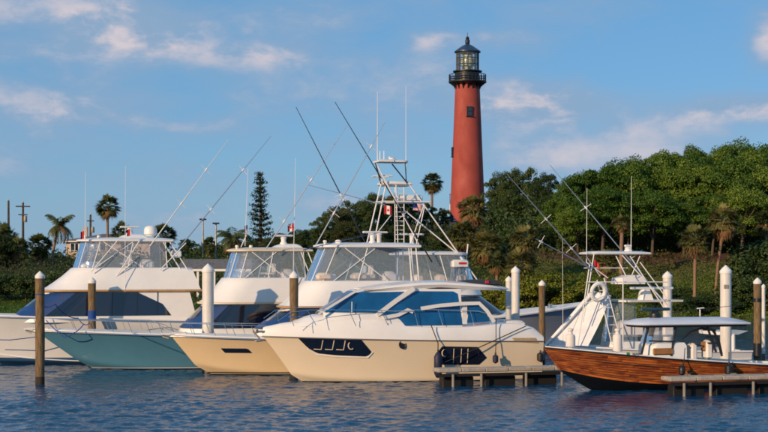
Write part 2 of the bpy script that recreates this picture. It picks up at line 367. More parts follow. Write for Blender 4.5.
# ------------------------------------------------------------------ lighthouse
def lighthouse():
    D = 256.0; s = F / D
    base = gp(467.5, D); zb = base.z - 0.4
    t = thing('lighthouse', 'tall brick red lighthouse with black lantern gallery on the wooded hill', 'lighthouse', (base.x, D, zb))
    def zz(py): return CAMZ - (py - HZ) / s - zb if False else CAMZ + (HZ - py) / s - zb
    zg = zz(85.0)                                       # underside of the gallery
    r0, r1 = 18.2 / s, 12.2 / s
    prof = [(r0 * 1.05, 0), (r0 * 1.05, 0.5), (r0, 0.55)]
    for k in range(1, 13): prof.append((r0 + (r1 - r0) * (k / 12) ** 0.93, 0.55 + (zg - 0.55) * k / 12))
    MB().lathe(prof, n=48).build('tower', BRICKRED, t, True)
    def rad(z): return r0 + (r1 - r0) * (z / zg) ** 0.93
    def window(ang, z, w, h):
        r = rad(z); c, sn = math.cos(ang), math.sin(ang); rz = ang + math.pi / 2
        def at(dx, dz, out): return (c * (r + out) - sn * dx, sn * (r + out) + c * dx, z + dz)
        p = MB().box(at(0, 0, 0.0), (w, 0.18, h), rz).build('window', DARKGLASS, t)
        fr = MB()
        for dx in (-w / 2, w / 2): fr.box(at(dx, 0, 0.06), (0.16, 0.22, h + 0.2), rz)
        for dz in (-h / 2, h / 2, 0): fr.box(at(0, dz, 0.065), (w + 0.2 if dz else w, 0.2, 0.14), rz)
        fr.build('window_frame', IRON, p)
        MB().box(at(0, -h / 2 - 0.16, 0.10), (w + 0.4, 0.34, 0.14), rz).build('sill', IRON, p)
    window(R(-84), zz(112.5), 0.80, 1.45)
    window(R(-172), zz(152), 0.8, 1.4)
    # gallery, brackets, watch room
    rg = 19.0 / s; zgal = zz(82.5)
    MB().lathe([(r1 * 1.0, zg - 0.05), (rg * .96, zgal - .12), (rg, zgal), (rg, zgal + .16), (r1 * .9, zgal + .18)], n=40).build('gallery_deck', IRON, t, True)
    for k in range(16):
        a = 2 * math.pi * k / 16; c, sn = math.cos(a), math.sin(a)
        m = MB(); q = []
        for rr, z in ((r1 + .02, zgal - 1.25), (r1 + .25, zgal - .75), (rg * .93, zgal - .14), (r1 + .02, zgal - .14)):
            q.append((rr, z))
        V = [(c * rr - sn * o, sn * rr + c * o, z) for o in (-.11, .11) for rr, z in q]
        m.add(V, [(0, 1, 2, 3), (7, 6, 5, 4), (0, 4, 5, 1), (1, 5, 6, 2), (2, 6, 7, 3), (3, 7, 4, 0)]).build('bracket', IRON, t)
    ztop = zz(71.5)
    MB().lathe([(12.0 / s, zgal + .17), (12.0 / s, ztop - .25), (14.6 / s, ztop - .1), (14.6 / s, ztop + .08), (11 / s, ztop + .1)], n=40).build('watch_room', IRON, t, True)
    zr = zz(74.8)
    rail = MB()
    for z in (zr, (zr + zgal) / 2 + .25, zgal + 0.5): rail.tube([(rg * .96 * math.cos(2 * math.pi * k / 40), rg * .96 * math.sin(2 * math.pi * k / 40), z) for k in range(41)], 0.055, 5)
    rl = rail.build('gallery_rail', IRON, t, True)
    for k in range(32):
        a = 2 * math.pi * k / 32
        MB().tube([(rg * .96 * math.cos(a), rg * .96 * math.sin(a), zgal + .14), (rg * .96 * math.cos(a), rg * .96 * math.sin(a), zr + .02)], 0.05 if k % 4 else 0.08, 5).build('baluster', IRON, rl)
    # lantern
    z0, z1 = ztop + .1, zz(52.2); rl_ = 11.0 / s; NP = 16
    for k in range(NP):
        a0, a1 = 2 * math.pi * k / NP, 2 * math.pi * (k + 1) / NP
        MB().tube([(rl_ * math.cos(a0), rl_ * math.sin(a0), z0), (rl_ * math.cos(a0), rl_ * math.sin(a0), z1)], 0.085, 6).build('mullion', IRON, t)
        for j in range(3):
            za, zc = z0 + (z1 - z0) * j / 3 + .03, z0 + (z1 - z0) * (j + 1) / 3 - .03
            MB().add([(rl_ * math.cos(a0), rl_ * math.sin(a0), za), (rl_ * math.cos(a1), rl_ * math.sin(a1), za), (rl_ * math.cos(a1), rl_ * math.sin(a1), zc), (rl_ * math.cos(a0), rl_ * math.sin(a0), zc)], [(0, 1, 2, 3)]).build('pane', LENSGLASS, t)
    for j in range(4):
        z = z0 + (z1 - z0) * j / 3
        MB().tube([(rl_ * math.cos(2 * math.pi * k / NP), rl_ * math.sin(2 * math.pi * k / NP), z) for k in range(NP + 1)], 0.07, 5).build('glazing_bar', IRON, t)
    zm = (z0 + z1) / 2
    lens = MB().lathe([(0.5, z0), (0.62, z0 + .3), (0.75, z0 + .6), (1.02, zm - .75), (1.12, zm - .3), (1.16, zm), (1.12, zm + .3), (0.98, zm + .8), (0.62, zm + 1.3), (0.25, zm + 1.6)], n=24).build('lens', PRISM, t, True)
    for k in range(12):
        a = 2 * math.pi * k / 12
        tube_part('lens_rib', [(1.0 * math.cos(a), 1.0 * math.sin(a), zm - .9), (1.19 * math.cos(a), 1.19 * math.sin(a), zm), (0.98 * math.cos(a), 0.98 * math.sin(a), zm + .85)], .035, BRASS, lens, 4)
    ro = MB().lathe([(rl_ * .9, z1 - .08), (13.2 / s, z1 - .05), (13.2 / s, z1 + .12), (10 / s, z1 + .52), (5.6 / s, z1 + 1.05), (2.0 / s, z1 + 1.35), (1.7 / s, z1 + 1.4)], n=32).build('roof', IRONROOF, t, True)
    zt = z1 + 1.38
    MB().lathe([(1.9 / s, zt), (2.3 / s, zt + .15), (2.3 / s, zt + .7), (1.6 / s, zt + .85), (1.9 / s, zt + 1.0), (1.3 / s, zt + 1.2), (.5 / s, zt + 1.35)], n=14).build('ventilator_ball', IRON, ro, True)
    tube_part('lightning_rod', [(0, 0, zt + 1.3), (0, 0, zt + 2.0)], .045, IRON, ro)
lighthouse()

# ------------------------------------------------------------------ house, low boathouse, poles
def house():
    D = 196.0; s = F / D; g = gp(98, D); z = g.z - .3
    t = thing('house', 'pale stucco house with low grey hip roof and chimney behind the left yacht', 'house', (0, D, 0))
    def X(px): return (px - 384) / s
    def Z(py): return CAMZ + (HZ - py) / s
    x0, x1 = X(66), X(150); ze = Z(242); zr = Z(234.5); dep = 9.0
    w = MB().box(((x0 + x1) / 2, dep / 2, (z + ze) / 2), (x1 - x0, dep, ze - z)).build('wall', STUCCO, t)
    for px, ww in ((75, 1.15), (83, 1.15), (106, 1.6), (128, 1.6)):
        q = MB().box((X(px), -.02, Z(247)), (ww, .12, .95)).build('window', DARKGLASS, t)
        f = MB()
        for dx in (-ww / 2, 0, ww / 2): f.box((X(px) + dx, -.06, Z(247)), (.09, .12, 1.05))
        for dz in (-.5, .5): f.box((X(px), -.065, Z(247) + dz), (ww + .12, .12, .09))
        f.build('window_frame', GEL, q)
    ov = .55; a = (x0 - ov, -ov); b = (x1 + ov, dep + ov)
    V = [(a[0], a[1], ze), (b[0], a[1], ze), (b[0], b[1], ze), (a[0], b[1], ze), (x0 + 4, dep / 2, zr), (x1 - 4, dep / 2, zr)]
    V2 = [(x, y, q + .16) for x, y, q in V[:4]] + [(x, y, q + .16) for x, y, q in V[4:]]
    m = MB().add(V2, [(0, 1, 5, 4), (1, 2, 5), (2, 3, 4, 5), (3, 0, 4)])
    ro = m.build('roof', ROOFGREY, t)
    MB().box(((a[0] + b[0]) / 2, (a[1] + b[1]) / 2, ze + .07), (b[0] - a[0], b[1] - a[1], .17)).build('fascia', GEL, t)
    MB().box((X(79.5), 4, zr + .35), (.55, .55, 1.5)).build('chimney', STUCCO, ro)
    # boathouse
    D2 = 150.0; s2 = F / D2; g = gp(225, D2)
    t = thing('boathouse', 'low open sided boathouse with grey roof beyond the yachts', 'building', (0, D2, 0))
    X2 = lambda px: (px - 384) / s2; Z2 = lambda py: CAMZ + (HZ - py) / s2
    xa, xb = X2(176), X2(252); zt, ze2 = Z2(259), Z2(268.5); zg = g.z - .4
    V = [(xa, 0, ze2), (xb, 0, ze2), (xb, 6, ze2), (xa, 6, ze2), (xa + .3, 3, zt), (xb - .3, 3, zt)]
    MB().add(V, [(0, 1, 5, 4), (1, 2, 5), (2, 3, 4, 5), (3, 0, 4), (3, 2, 1, 0)]).build('roof', ROOFGREY, t)
    MB().box(((xa + xb) / 2, .12, ze2 - .16), (xb - xa - .2, .16, .22)).build('beam', GEL, t)
    MB().box(((xa + xb) / 2 + 2.2, 5.4, (ze2 + zg) / 2 - .05), (xb - xa - 6, .2, ze2 - zg - .1)).build('back_wall', STUCCO, t)
    for k in range(5):
        x = xa + .5 + (xb - xa - 1) * k / 4; MB().box((x, .3, (zg + ze2) / 2 - .14), (.22, .22, ze2 - zg - .28)).build('post', GEL, t)
house()
def utility_pole(px, pyt, D, arms, label, r=.16):
    g = gp(px, D); h = CAMZ + (HZ - pyt) / F * D - g.z
    t = thing('utility_pole', label, 'utility pole', (g.x, D, g.z - .1), R(12))
    tube_part('pole', [(0, 0, 0), (0, 0, h)], [r * 1.2, r * .85], POLEWOOD, t, 10)
    for z, w in arms: MB().box((0, -.16, h - z), (w, .14, .16)).build('crossarm', POLEWOOD, t)
    if arms:
        MB().lathe([(.2, 0), (.24, .1), (.24, .75), (.18, .85)], (.32, -.2, h - 2.6), 12).build('transformer', GALV, t, True)
    MB().lathe([(.06, 0), (.1, .05), (.06, .22)], (0, 0, h), 8).build('insulator', GALV, t, True)
utility_pole(8.5, 200, 205, [], 'bare utility pole rising from the dense palms left of the coconut palm')
utility_pole(23, 202, 200, [(.5, 1.9), (1.6, 1.2)], 'utility pole with crossarms and transformer beside the coconut palm')
utility_pole(90.5, 214, 215, [(.9, 1.0)], 'short dark utility pole behind the roof of the stucco house')
def lamp_post(px, pyt, D, label):
    g = gp(px, D); h = CAMZ + (HZ - pyt) / F * D - g.z
    t = thing('lamp_post', label, 'lamp post', (g.x, D, g.z - .1), R(5), 'lamp posts above the boathouse')
    tube_part('pole', [(0, 0, 0), (0, 0, h)], [.13, .09], GALV, t, 8)
    MB().rbox((0, -.2, h + .05), (.9, .5, .2), .06).build('lamp_head', IRON, t)
for px, py in ((203, 219), (216, 223)): lamp_post(px, py, 190, 'tall grey lamp post with flat dark head above the boathouse')

# ------------------------------------------------------------------ vegetation
LEAF_BRIGHT = leafmat('leaf_bright', (0.045, 0.115, 0.013), (0.155, 0.235, 0.030))
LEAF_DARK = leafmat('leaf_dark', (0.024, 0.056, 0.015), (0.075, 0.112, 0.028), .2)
LEAF_OLIVE = leafmat('leaf_olive', (0.050, 0.068, 0.016), (0.125, 0.130, 0.038), .22)
LEAF_YEL = leafmat('leaf_yellow_green', (0.105, 0.155, 0.016), (0.31, 0.30, 0.035), .3)
LEAF_PALM = leafmat('palm_green', (0.044, 0.074, 0.020), (0.140, 0.155, 0.048), .25)
LEAF_PALMO = leafmat('palm_olive', (0.095, 0.115, 0.034), (0.27, 0.25, 0.09), .3)
LEAF_WEED = leafmat('weed', (0.070, 0.100, 0.020), (0.165, 0.175, 0.048), .25)
LEAF_DEAD = leafmat('palm_dead', (0.14, 0.085, 0.035), (0.27, 0.16, 0.07), .2)
LEAF_PINE = leafmat('pine_needle', (0.014, 0.034, 0.016), (0.030, 0.055, 0.028), .1)
LEAF_GREY = leafmat('leaf_grey_brown', (0.034, 0.042, 0.022), (0.085, 0.080, 0.045), .2)
def leaf_quads(cen, nor, size, rng, aspect=0.62):
    """one kite-shaped leaf spray per centre, facing roughly along nor"""
    n = len(cen); nor = nor + rng.normal(0, .55, (n, 3)); nor /= np.linalg.norm(nor, axis=1, keepdims=True) + 1e-9
    a = rng.normal(0, 1, (n, 3)); u = np.cross(nor, a); u /= np.linalg.norm(u, axis=1, keepdims=True) + 1e-9
    w = np.cross(nor, u); s = (size * rng.uniform(.6, 1.35, n))[:, None]
    bend = nor * s * .18
    return np.stack([cen - u * s * .5 - bend, cen + w * s * aspect * .5 + bend * .3, cen + u * s * .5 - bend, cen - w * s * aspect * .5 + bend * .3], 1)
def crown_quads(rng, rx, rz, cz, nl, lr, leaves, size, inner=.25):
    """foliage made of lobes: centres spread over an ellipsoid, leaf sprays on each lobe's skin"""
    L = []
    while len(L) < nl:
        p = rng.normal(0, 1, 3); p /= np.linalg.norm(p)
        if p[2] < -.88: continue
        k = rng.uniform(.62, 1.0) if rng.random() > inner else rng.uniform(.15, .6)
        L.append((p[0] * rx * k, p[1] * rx * k, cz + p[2] * rz * k, lr * rng.uniform(.65, 1.3)))
    L = np.array(L); idx = rng.integers(0, nl, leaves)
    d = rng.normal(0, 1, (leaves, 3)); d[:, 2] = np.where(d[:, 2] < -.3, -d[:, 2] * .5, d[:, 2]); d /= np.linalg.norm(d, axis=1, keepdims=True)
    rr = L[idx, 3] * rng.uniform(.62, 1.06, leaves) ; cen = L[idx, :3] + d * rr[:, None] * np.array([1, 1, .8])
    return leaf_quads(cen, d + np.array([0, 0, .35]), size, rng), L
PROTO = {}
def broadleaf(key, seed, rx=.50, rz=.37, cz=.60, nl=84, lr=.125, leaves=23000, size=.026, m=None):
    rng = np.random.default_rng(seed); Q, L = crown_quads(rng, rx, rz, cz, nl, lr, leaves, size)
    me = quads_mesh('crown', Q, [m])
    tr = MB(); top = np.array([rng.normal(0, .03), rng.normal(0, .03), cz * .72])
    tr.tube([(0, 0, -.03), (top[0] * .4, top[1] * .4, cz * .36), tuple(top)], [.028, .021, .014], 8)
    for k in rng.choice(nl, 11, replace=False):
        e = L[k]; b = top * rng.uniform(.55, .95)
        tr.tube([tuple(b), tuple((b + e[:3]) / 2 + np.array([0, 0, .03])), tuple(e[:3])], [.016, .011, .004], 5, False)
    tm = tr.build('trunk', BARK, None, True); t_me = tm.data; bpy.data.objects.remove(tm)
    PROTO[key] = (t_me, me)
for k in range(4): broadleaf('bright%d' % k, 20 + k, m=LEAF_BRIGHT, rx=.50 + .04 * (k % 2), rz=.36)
for k in range(3): broadleaf('dark%d' % k, 40 + k, m=LEAF_DARK, nl=80, rx=.52, cz=.55, rz=.42)
for k in range(2): broadleaf('olive%d' % k, 60 + k, m=LEAF_OLIVE, nl=74, rx=.52, cz=.55, rz=.42)
for k in range(2): broadleaf('shrub%d' % k, 80 + k, m=LEAF_DARK, nl=30, rx=.62, rz=.42, cz=.48, lr=.20, leaves=5000, size=.06)
for k in range(2): broadleaf('yshrub%d' % k, 90 + k, m=LEAF_YEL, nl=26, rx=.62, rz=.42, cz=.46, lr=.20, leaves=4200, size=.06)
def plant_tree(name, key, px, pyt, D, label, group, wide=1.0, cat='tree', sink=0.0):
    g = gp(px, D); h = CAMZ + (HZ - pyt) / F * D - g.z; h = max(h, 1.0)
    t = thing(name, label, cat, (g.x, g.y, g.z - sink), random.random() * 6.28, group)
    t.scale = (h * wide, h * wide, h)
    for nm, me in zip(('trunk', 'crown'), PROTO[key]):
        o = bpy.data.objects.new(nm, me); C.objects.link(o); o.parent = t
    return t
# sunlit wood to the right of the lighthouse: three ranks
WOODL = ['bright green tree in the front row of the wood, above the weedy slope', 'bright green tree in the middle row of the wood, behind the front trees', 'tall bright green tree whose crown makes the skyline of the wood']
rank = [(578, 205, 206, .9), (602, 186, 205, .95), (628, 196, 206, .9), (652, 188, 205, .9), (684, 196, 207, .85), (712, 190, 208, .9), (742, 186, 206, .95), (770, 196, 207, .9),
        (560, 196, 214, .8), (590, 170, 216, .8), (618, 163, 218, .85), (646, 160, 217, .85), (674, 160, 218, .8), (702, 162, 218, .8), (732, 160, 217, .85), (762, 164, 218, .8),
        (574, 176, 232, .7), (606, 163, 233, .75), (636, 157, 236, .7), (664, 152, 236, .7), (690, 145, 238, .7), (716, 142, 238, .7), (742, 143, 239, .7), (768, 142, 238, .7), (792, 146, 236, .8), (704, 150, 226, .8), (748, 152, 228, .8), (806, 176, 214, .9), (822, 158, 228, .8), (846, 172, 218, .9)]
for i, (px, py, D, w) in enumerate(rank):
    plant_tree('broadleaf_tree', 'bright%d' % (i % 4), px, py + random.uniform(-2, 2), D, WOODL[0 if i < 8 else 1 if i < 16 else 2], 'bright trees of the wood', w)
for i, (px, py, D, w) in enumerate([(500, 172, 244, .62), (522, 165, 246, .66), (546, 172, 243, .6), (512, 190, 236, .75), (540, 194, 232, .8), (494, 200, 240, .6), (498, 226, 226, .9), (554, 212, 224, .8), (545, 228, 212, .9), (500, 244, 205, 1.0)]):
    plant_tree('evergreen_oak', 'dark%d' % (i % 3), px, py, D, 'dark rounded evergreen tree beside the lighthouse tower' if i < 6 else 'lower dark evergreen tree below the big trees by the lighthouse', 'dark trees right of the tower', w)
mid = [(282, 232, 190, .9), (300, 228, 196, .9), (322, 215, 205, .8), (338, 206, 212, .75), (356, 198, 220, .7), (374, 192, 226, .7), (392, 193, 230, .7), (410, 198, 232, .7), (428, 202, 234, .7), (443, 208, 238, .7), (456, 226, 216, .9), (440, 232, 206, .9), (346, 222, 200, .9), (372, 220, 204, .85), (398, 222, 206, .85), (420, 224, 210, .8), (318, 238, 186, 1.0), (268, 238, 192, .9)]
for i, (px, py, D, w) in enumerate(mid):
    plant_tree('hillside_tree', ('dark%d' % (i % 3)) if i % 3 else ('olive%d' % (i % 2)), px, py, D, 'dark green tree on the skyline of the slope left of the lighthouse' if 2 <= i < 10 else 'lower dark tree on the slope behind the tuna tower', 'trees on the slope left of the lighthouse', w)
for i, (px, py, D, w) in enumerate([(252, 240, 200, 1.1), (188, 238, 205, 1.1), (140, 248, 200, 1.1), (-8, 222, 190, .9), (6, 232, 172, 1.0), (-34, 224, 186, 1.0), (-62, 232, 182, 1.1)]):
    plant_tree('leafy_tree', 'dark%d' % (i % 3), px, py, D, 'low dark leafy tree behind the yachts on the left bank', 'low trees on the left bank', w)
for i, (px, py, D, w) in enumerate([(585, 262, 182, 1.0)]):
    pass
# bushes that can be told apart
for i, (px, py, D, w, k) in enumerate([(752, 252, 180, 1.1, 'shrub0'), (772, 238, 182, 1.1, 'shrub1'), (740, 272, 176, 1.2, 'shrub1'), (762, 276, 174, 1.3, 'shrub0'), (712, 292, 174, 1.4, 'shrub0'), (690, 296, 173, 1.5, 'shrub1'),
                                      (655, 296, 174, 1.6, 'shrub1'), (675, 286, 180, 1.5, 'shrub0'), (730, 296, 172, 1.4, 'shrub0')]):
    plant_tree('shrub', k, px, py, D, 'dense green shrub on the shore behind the wooden boat', 'green shrubs of the right shore', w, 'shrub')
for i, (px, py, D, w, k) in enumerate([(540, 268, 176, 1.2, 'yshrub0'), (556, 272, 174, 1.3, 'yshrub1'), (527, 276, 172, 1.2, 'yshrub1'), (571, 276, 175, 1.2, 'yshrub0'), (499, 274, 176, 1.0, 'yshrub0')]):
    plant_tree('flowering_shrub', k, px, py, D, 'yellow green flowering shrub behind the paired white piles', 'yellow shrubs behind the piles', w, 'shrub')
for i, (px, py, D, w, k) in enumerate([(8, 272, 146, 1.2, 'shrub0'), (26, 275, 145, 1.25, 'shrub1'), (44, 274, 146, 1.2, 'shrub0'), (60, 270, 147, 1.2, 'shrub1'), (78, 266, 148, 1.2, 'shrub0'), (-10, 274, 145, 1.2, 'shrub1')]):
    plant_tree('hedge_bush', k, px, py, D, 'dark clipped bush in the hedge above the lawn', 'hedge bushes on the left bank', w, 'bush')
# ------------------------------------------------------------------ palms
def fan_palm_mesh(seed, nf, dead, rad=1.0, lm=None):
    """sabal crown: fan leaves, each a fold of narrow blades; radius 1 around the origin"""
    rng = np.random.default_rng(seed); Q = []; mi = []
    for i in range(nf + dead):
        isd = i >= nf
        az = rng.uniform(0, 2 * math.pi)
        el = rng.uniform(-1.35, -.55) if isd else math.asin(rng.uniform(-.62, 1.0))
        d = np.array([math.cos(el) * math.cos(az), math.cos(el) * math.sin(az), math.sin(el)])
        pet = rng.uniform(.42, .62) * (0.85 if isd else 1)
        c = d * pet; side = np.cross(d, [0, 0, 1.0]); side /= np.linalg.norm(side) + 1e-6; up = np.cross(side, d)
        roll = rng.normal(0, .5); s2 = side * math.cos(roll) + up * math.sin(roll)
        # petiole
        w = up * .012; Q.append([d * .05 - w, d * .05 + w, c + w, c - w]); mi.append(1 if isd else 0)
        nb = 19
        for b in range(nb):
            th = (b / (nb - 1) - .5) * 2.5; ln = rng.uniform(.40, .56) * (1 - .25 * abs(th) / 1.25)
            bd = d * math.cos(th) + s2 * math.sin(th); tip = c + bd * ln + np.array([0, 0, -.20 * ln * rng.uniform(.4, 1.6) - (.12 if isd else 0)])
            m_ = c + bd * ln * .55; wv = np.cross(bd, up if abs(np.dot(bd, up)) < .9 else side); wv = wv / (np.linalg.norm(wv) + 1e-6) * .034
            Q.append([c, m_ - wv, tip, m_ + wv]); mi.append(1 if isd else 0)
    return quads_mesh('crown', np.array(Q) * rad, [lm or LEAF_PALM, LEAF_DEAD], np.array(mi))
def coco_mesh(seed, nf=20, wash=False):
    rng = np.random.default_rng(seed); Q = []; mi = []
    for i in range(nf):
        az = i * 2.399 + rng.normal(0, .2); el0 = rng.uniform(-.25, 1.25) if i > nf * .2 else rng.uniform(-.9, -.3)
        isd = i < nf * .15
        ln = rng.uniform(.85, 1.05); pts = []; e = el0; p = np.zeros(3); N = 9
        for k in range(N):
            pts.append(p.copy()); d = np.array([math.cos(e) * math.cos(az), math.cos(e) * math.sin(az), math.sin(e)])
            p = p + d * ln / N; e -= .09 + .042 * k * (1.0 if el0 < .8 else .7)
        side = np.array([-math.sin(az), math.cos(az), 0])
        for k in range(N - 1):
            a, b = pts[k], pts[k + 1]; w = side * .010; Q.append([a - w, a + w, b + w, b - w]); mi.append(int(isd))
            for q in range(4):
                o = a + (b - a) * q / 4; t = (k + q / 4) / N; ll = .30 * math.sin(math.pi * min(1, t * .85 + .12)) + .04
                for sg in (-1, 1):
                    fw = (b - a) / np.linalg.norm(b - a)
                    dd = side * sg * .75 + fw * .55 + np.array([0, 0, -.45 - rng.uniform(0, .3)]); dd /= np.linalg.norm(dd)
                    tip = o + dd * ll; wv = fw * .017
                    Q.append([o - wv, o + dd * ll * .5 - wv, tip, o + dd * ll * .5 + wv]); mi.append(int(isd))
    return quads_mesh('crown', np.array(Q), [LEAF_PALM, LEAF_DEAD], np.array(mi))
SABAL = [fan_palm_mesh(1, 62, 14), fan_palm_mesh(2, 58, 26), fan_palm_mesh(3, 66, 10)]
SABALD = [fan_palm_mesh(5, 84, 30, 1.0, LEAF_PALMO), fan_palm_mesh(6, 80, 36, 1.0, LEAF_PALMO)]
COCO = [coco_mesh(3), coco_mesh(4, 24)]
def palm(name, me, px, pyc, crad_px, D, label, group=None, lean=0.0, tr=.2, sq=1.0):
    """px, pyc: where the heart of the crown stands"""
    top = W(px, pyc, D); x0 = top.x - lean; g = Vector((x0, D, gz(x0, D) - .15)); h = top.z - g.z
    t = thing(name, label, 'palm', g, 0, group); r = crad_px / F * D
    pts = []
    for k in range(9):
        f = k / 8; pts.append((lean * f ** 1.7, .15 * math.sin(f * 5), h * f))
    tube_part('trunk', pts, [tr * (1.3 - .35 * min(1, 3 * k / 8)) * (1 + .05 * (k % 2)) for k in range(9)], BARKP, t, 9)
    o = bpy.data.objects.new('crown', me); C.objects.link(o); o.parent = t; o.location = (lean, 0, h); o.scale = (r, r, r * sq); o.rotation_euler = (0, 0, random.random() * 6)
    return t
palm('coconut_palm', COCO[0], 60, 225, 23, 176, 'coconut palm with spreading drooping fronds left of the stucco house', None, 1.0, .16)
palm('fan_palm', SABAL[0], 108, 207, 14.5, 190, 'tall slim fan palm standing above the roof of the stucco house', None, .1, .17)
palm('sabal_palm', SABAL[2], 40, 246, 15, 178, 'bushy round sabal palm beneath the coconut palm', None, 0, .2)
GL = 'shaggy sabal palms crowded at the left edge of the bank'
for px, py, r, D in ((4, 238, 17, 180), (18, 250, 15, 172), (-6, 255, 16, 170)):
    palm('sabal_palm', SABAL[px % 3], px, py, r, D, 'shaggy dark sabal palm crowded at the foot of the utility poles', GL)
palm('sabal_palm', SABAL[1], 122, 232, 12.5, 188, 'round headed sabal palm behind the hardtop of the far left yacht', None)
palm('sabal_palm', SABAL[2], 164, 236, 15, 184, 'wide headed sabal palm beside the white radome of the left yacht', None)
palm('coconut_palm', COCO[1], 233, 238, 23, 186, 'ragged coconut palm behind the lamp posts and boathouse', None, .6, .16)
palm('sabal_palm', SABAL[0], 210, 246, 11, 196, 'small round palm below the two lamp posts', None)
palm('sabal_palm', SABAL[0], 432, 183, 12.5, 236, 'sabal palm poking above the treeline just left of the lighthouse', None)
SP = 'brown skirted sabal palm at the foot of the lighthouse tower'
for px, py, r, D in ((473, 209, 18, 222), (462, 236, 19, 204), (486, 246, 19, 200)):
    palm('sabal_palm', SABALD[px % 2], px, py, r, D, SP, 'sabal palms below the lighthouse')
palm('sabal_palm', SABALD[0], 525, 240, 18, 186, 'shaggy upper sabal palm with dead brown fronds right of the lighthouse palms', None)
palm('sabal_palm', SABALD[1], 520, 264, 19, 178, 'low drooping brown sabal palm behind the paired white piles', None)
palm('sabal_palm', SABAL[1], 497, 262, 13, 180, 'low green sabal palm between the yacht roof and the white piles', None)
palm('sabal_palm', SABALD[0], 695, 240, 18, 178, 'shorter brown crowned sabal palm in front of the wood', None, 0, .2)
palm('sabal_palm', SABALD[1], 724, 221, 19, 179, 'taller leaning sabal palm in front of the wood', None, 1.0, .19)
palm('sabal_palm', SABALD[1], 622, 223, 10, 190, 'thin sabal palm half hidden by the wood behind the express boat', None, .1, .26)
palm('sabal_palm', SABALD[0], 606, 262, 15, 180, 'squat dry sabal palm behind the express boat tower', None)
palm('sabal_palm', SABAL[2], 766, 222, 15, 186, 'green sabal palm at the right end of the wood', None)

def norfolk_pine():
    D = 205.0; g = gp(260, D); h = CAMZ + (HZ - 171) / F * D - g.z
    t = thing('norfolk_pine', 'tall narrow norfolk pine with tiered sparse branches', 'pine', g)
    tube_part('trunk', [(0, 0, -.2), (.1, 0, h * .5), (0, 0, h)], [.3, .2, .04], BARK, t, 8)
    rng = np.random.default_rng(5); cen = []; nor = []
    z = h * .16
    br = MB()
    while z < h - .2:
        f = (z - h * .16) / (h * .84); Rm = (1.55 * (1 - f) ** .7 + .5) * rng.uniform(.8, 1.12)
        a0 = rng.uniform(0, 6)
        for k in range(6):
            a = a0 + k * 1.047 + rng.normal(0, .15); L = Rm * rng.uniform(.6, 1.1)
            e = np.array([math.cos(a) * L, math.sin(a) * L, L * .22 + .1])
            br.tube([(0, 0, z), tuple(np.array([0, 0, z]) + e)], [.05, .015], 4, False)
            for q in range(int(24 * L) + 8):
                u = rng.uniform(.18, 1.0) ; cen.append(np.array([0, 0, z]) + e * u + rng.normal(0, .10 + .07 * u, 3)); nor.append([0, 0, 1.0])
        z += rng.uniform(.5, .78)
    Q = leaf_quads(np.array(cen), np.array(nor), .34, rng, .45)
    o = bpy.data.objects.new('crown', quads_mesh('crown', Q, [LEAF_PINE])); C.objects.link(o); o.parent = t
    br.build('branches', BARK, t)
norfolk_pine()

# ------------------------------------------------------------------ ground cover nobody could count
def cover(name, label, m, n, xr, yr, hmax, size, seed, mask=None, clump=.5):
    rng = np.random.default_rng(seed); y = rng.uniform(*yr, n); x = rng.uniform(*xr, n)
    keep = (y > shore_y(x) - .3)
    if mask is not None: keep &= mask(x, y)
    x, y = x[keep], y[keep]
    hh = np.array([mnoise.noise((a * clump, b * clump, seed)) for a, b in zip(x, y)]); hh = np.clip(.45 + hh * .9, .06, 1) * hmax
    u = rng.random(len(x)) ** .6
    cen = np.stack([x, y, land_h(x, y) + hh * u], 1); nor = rng.normal(0, .5, (len(x), 3)) + np.array([0, -.45, .7])
    Q = leaf_quads(cen, nor, size, rng, .5)
    o = bpy.data.objects.new(name, quads_mesh(name, Q, [m])); C.objects.link(o); o['kind'] = 'stuff'; o['label'] = label; o['category'] = 'plants'
cover('undergrowth', 'low green undergrowth covering the right bank', LEAF_BRIGHT, 34000, (22, 62), (164, 192), 1.2, .22, 1)
cover('meadow_plants', 'olive and yellow weeds on the slope below the wood', LEAF_WEED, 60000, (12, 60), (168, 201), .7, .17, 2)
cover('yellow_weeds', 'yellow green weeds along the shore behind the piles', LEAF_YEL, 24000, (10, 36), (162, 192), 1.1, .20, 3, None, .35)
cover('shore_brush', 'tangled brush on the left and middle bank', LEAF_DARK, 30000, (-58, 20), (124, 215), 1.7, .36, 4, lambda x, y: (y > 147) | (x > -33))
cover('dry_brush', 'grey brown brush on the rise behind the hedge', LEAF_GREY, 13000, (-62, -18), (148, 176), 1.3, .26, 5)
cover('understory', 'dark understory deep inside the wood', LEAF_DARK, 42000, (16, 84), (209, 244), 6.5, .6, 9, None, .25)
cover('hill_brush', 'green brush on the lighthouse hill', LEAF_OLIVE, 16000, (-30, 45), (195, 262), 1.3, .42, 6)
cover('lawn_grass', 'short green lawn grass at the left edge', LEAF_BRIGHT, 14000, (-48, -26), (117, 150), .16, .16, 7)

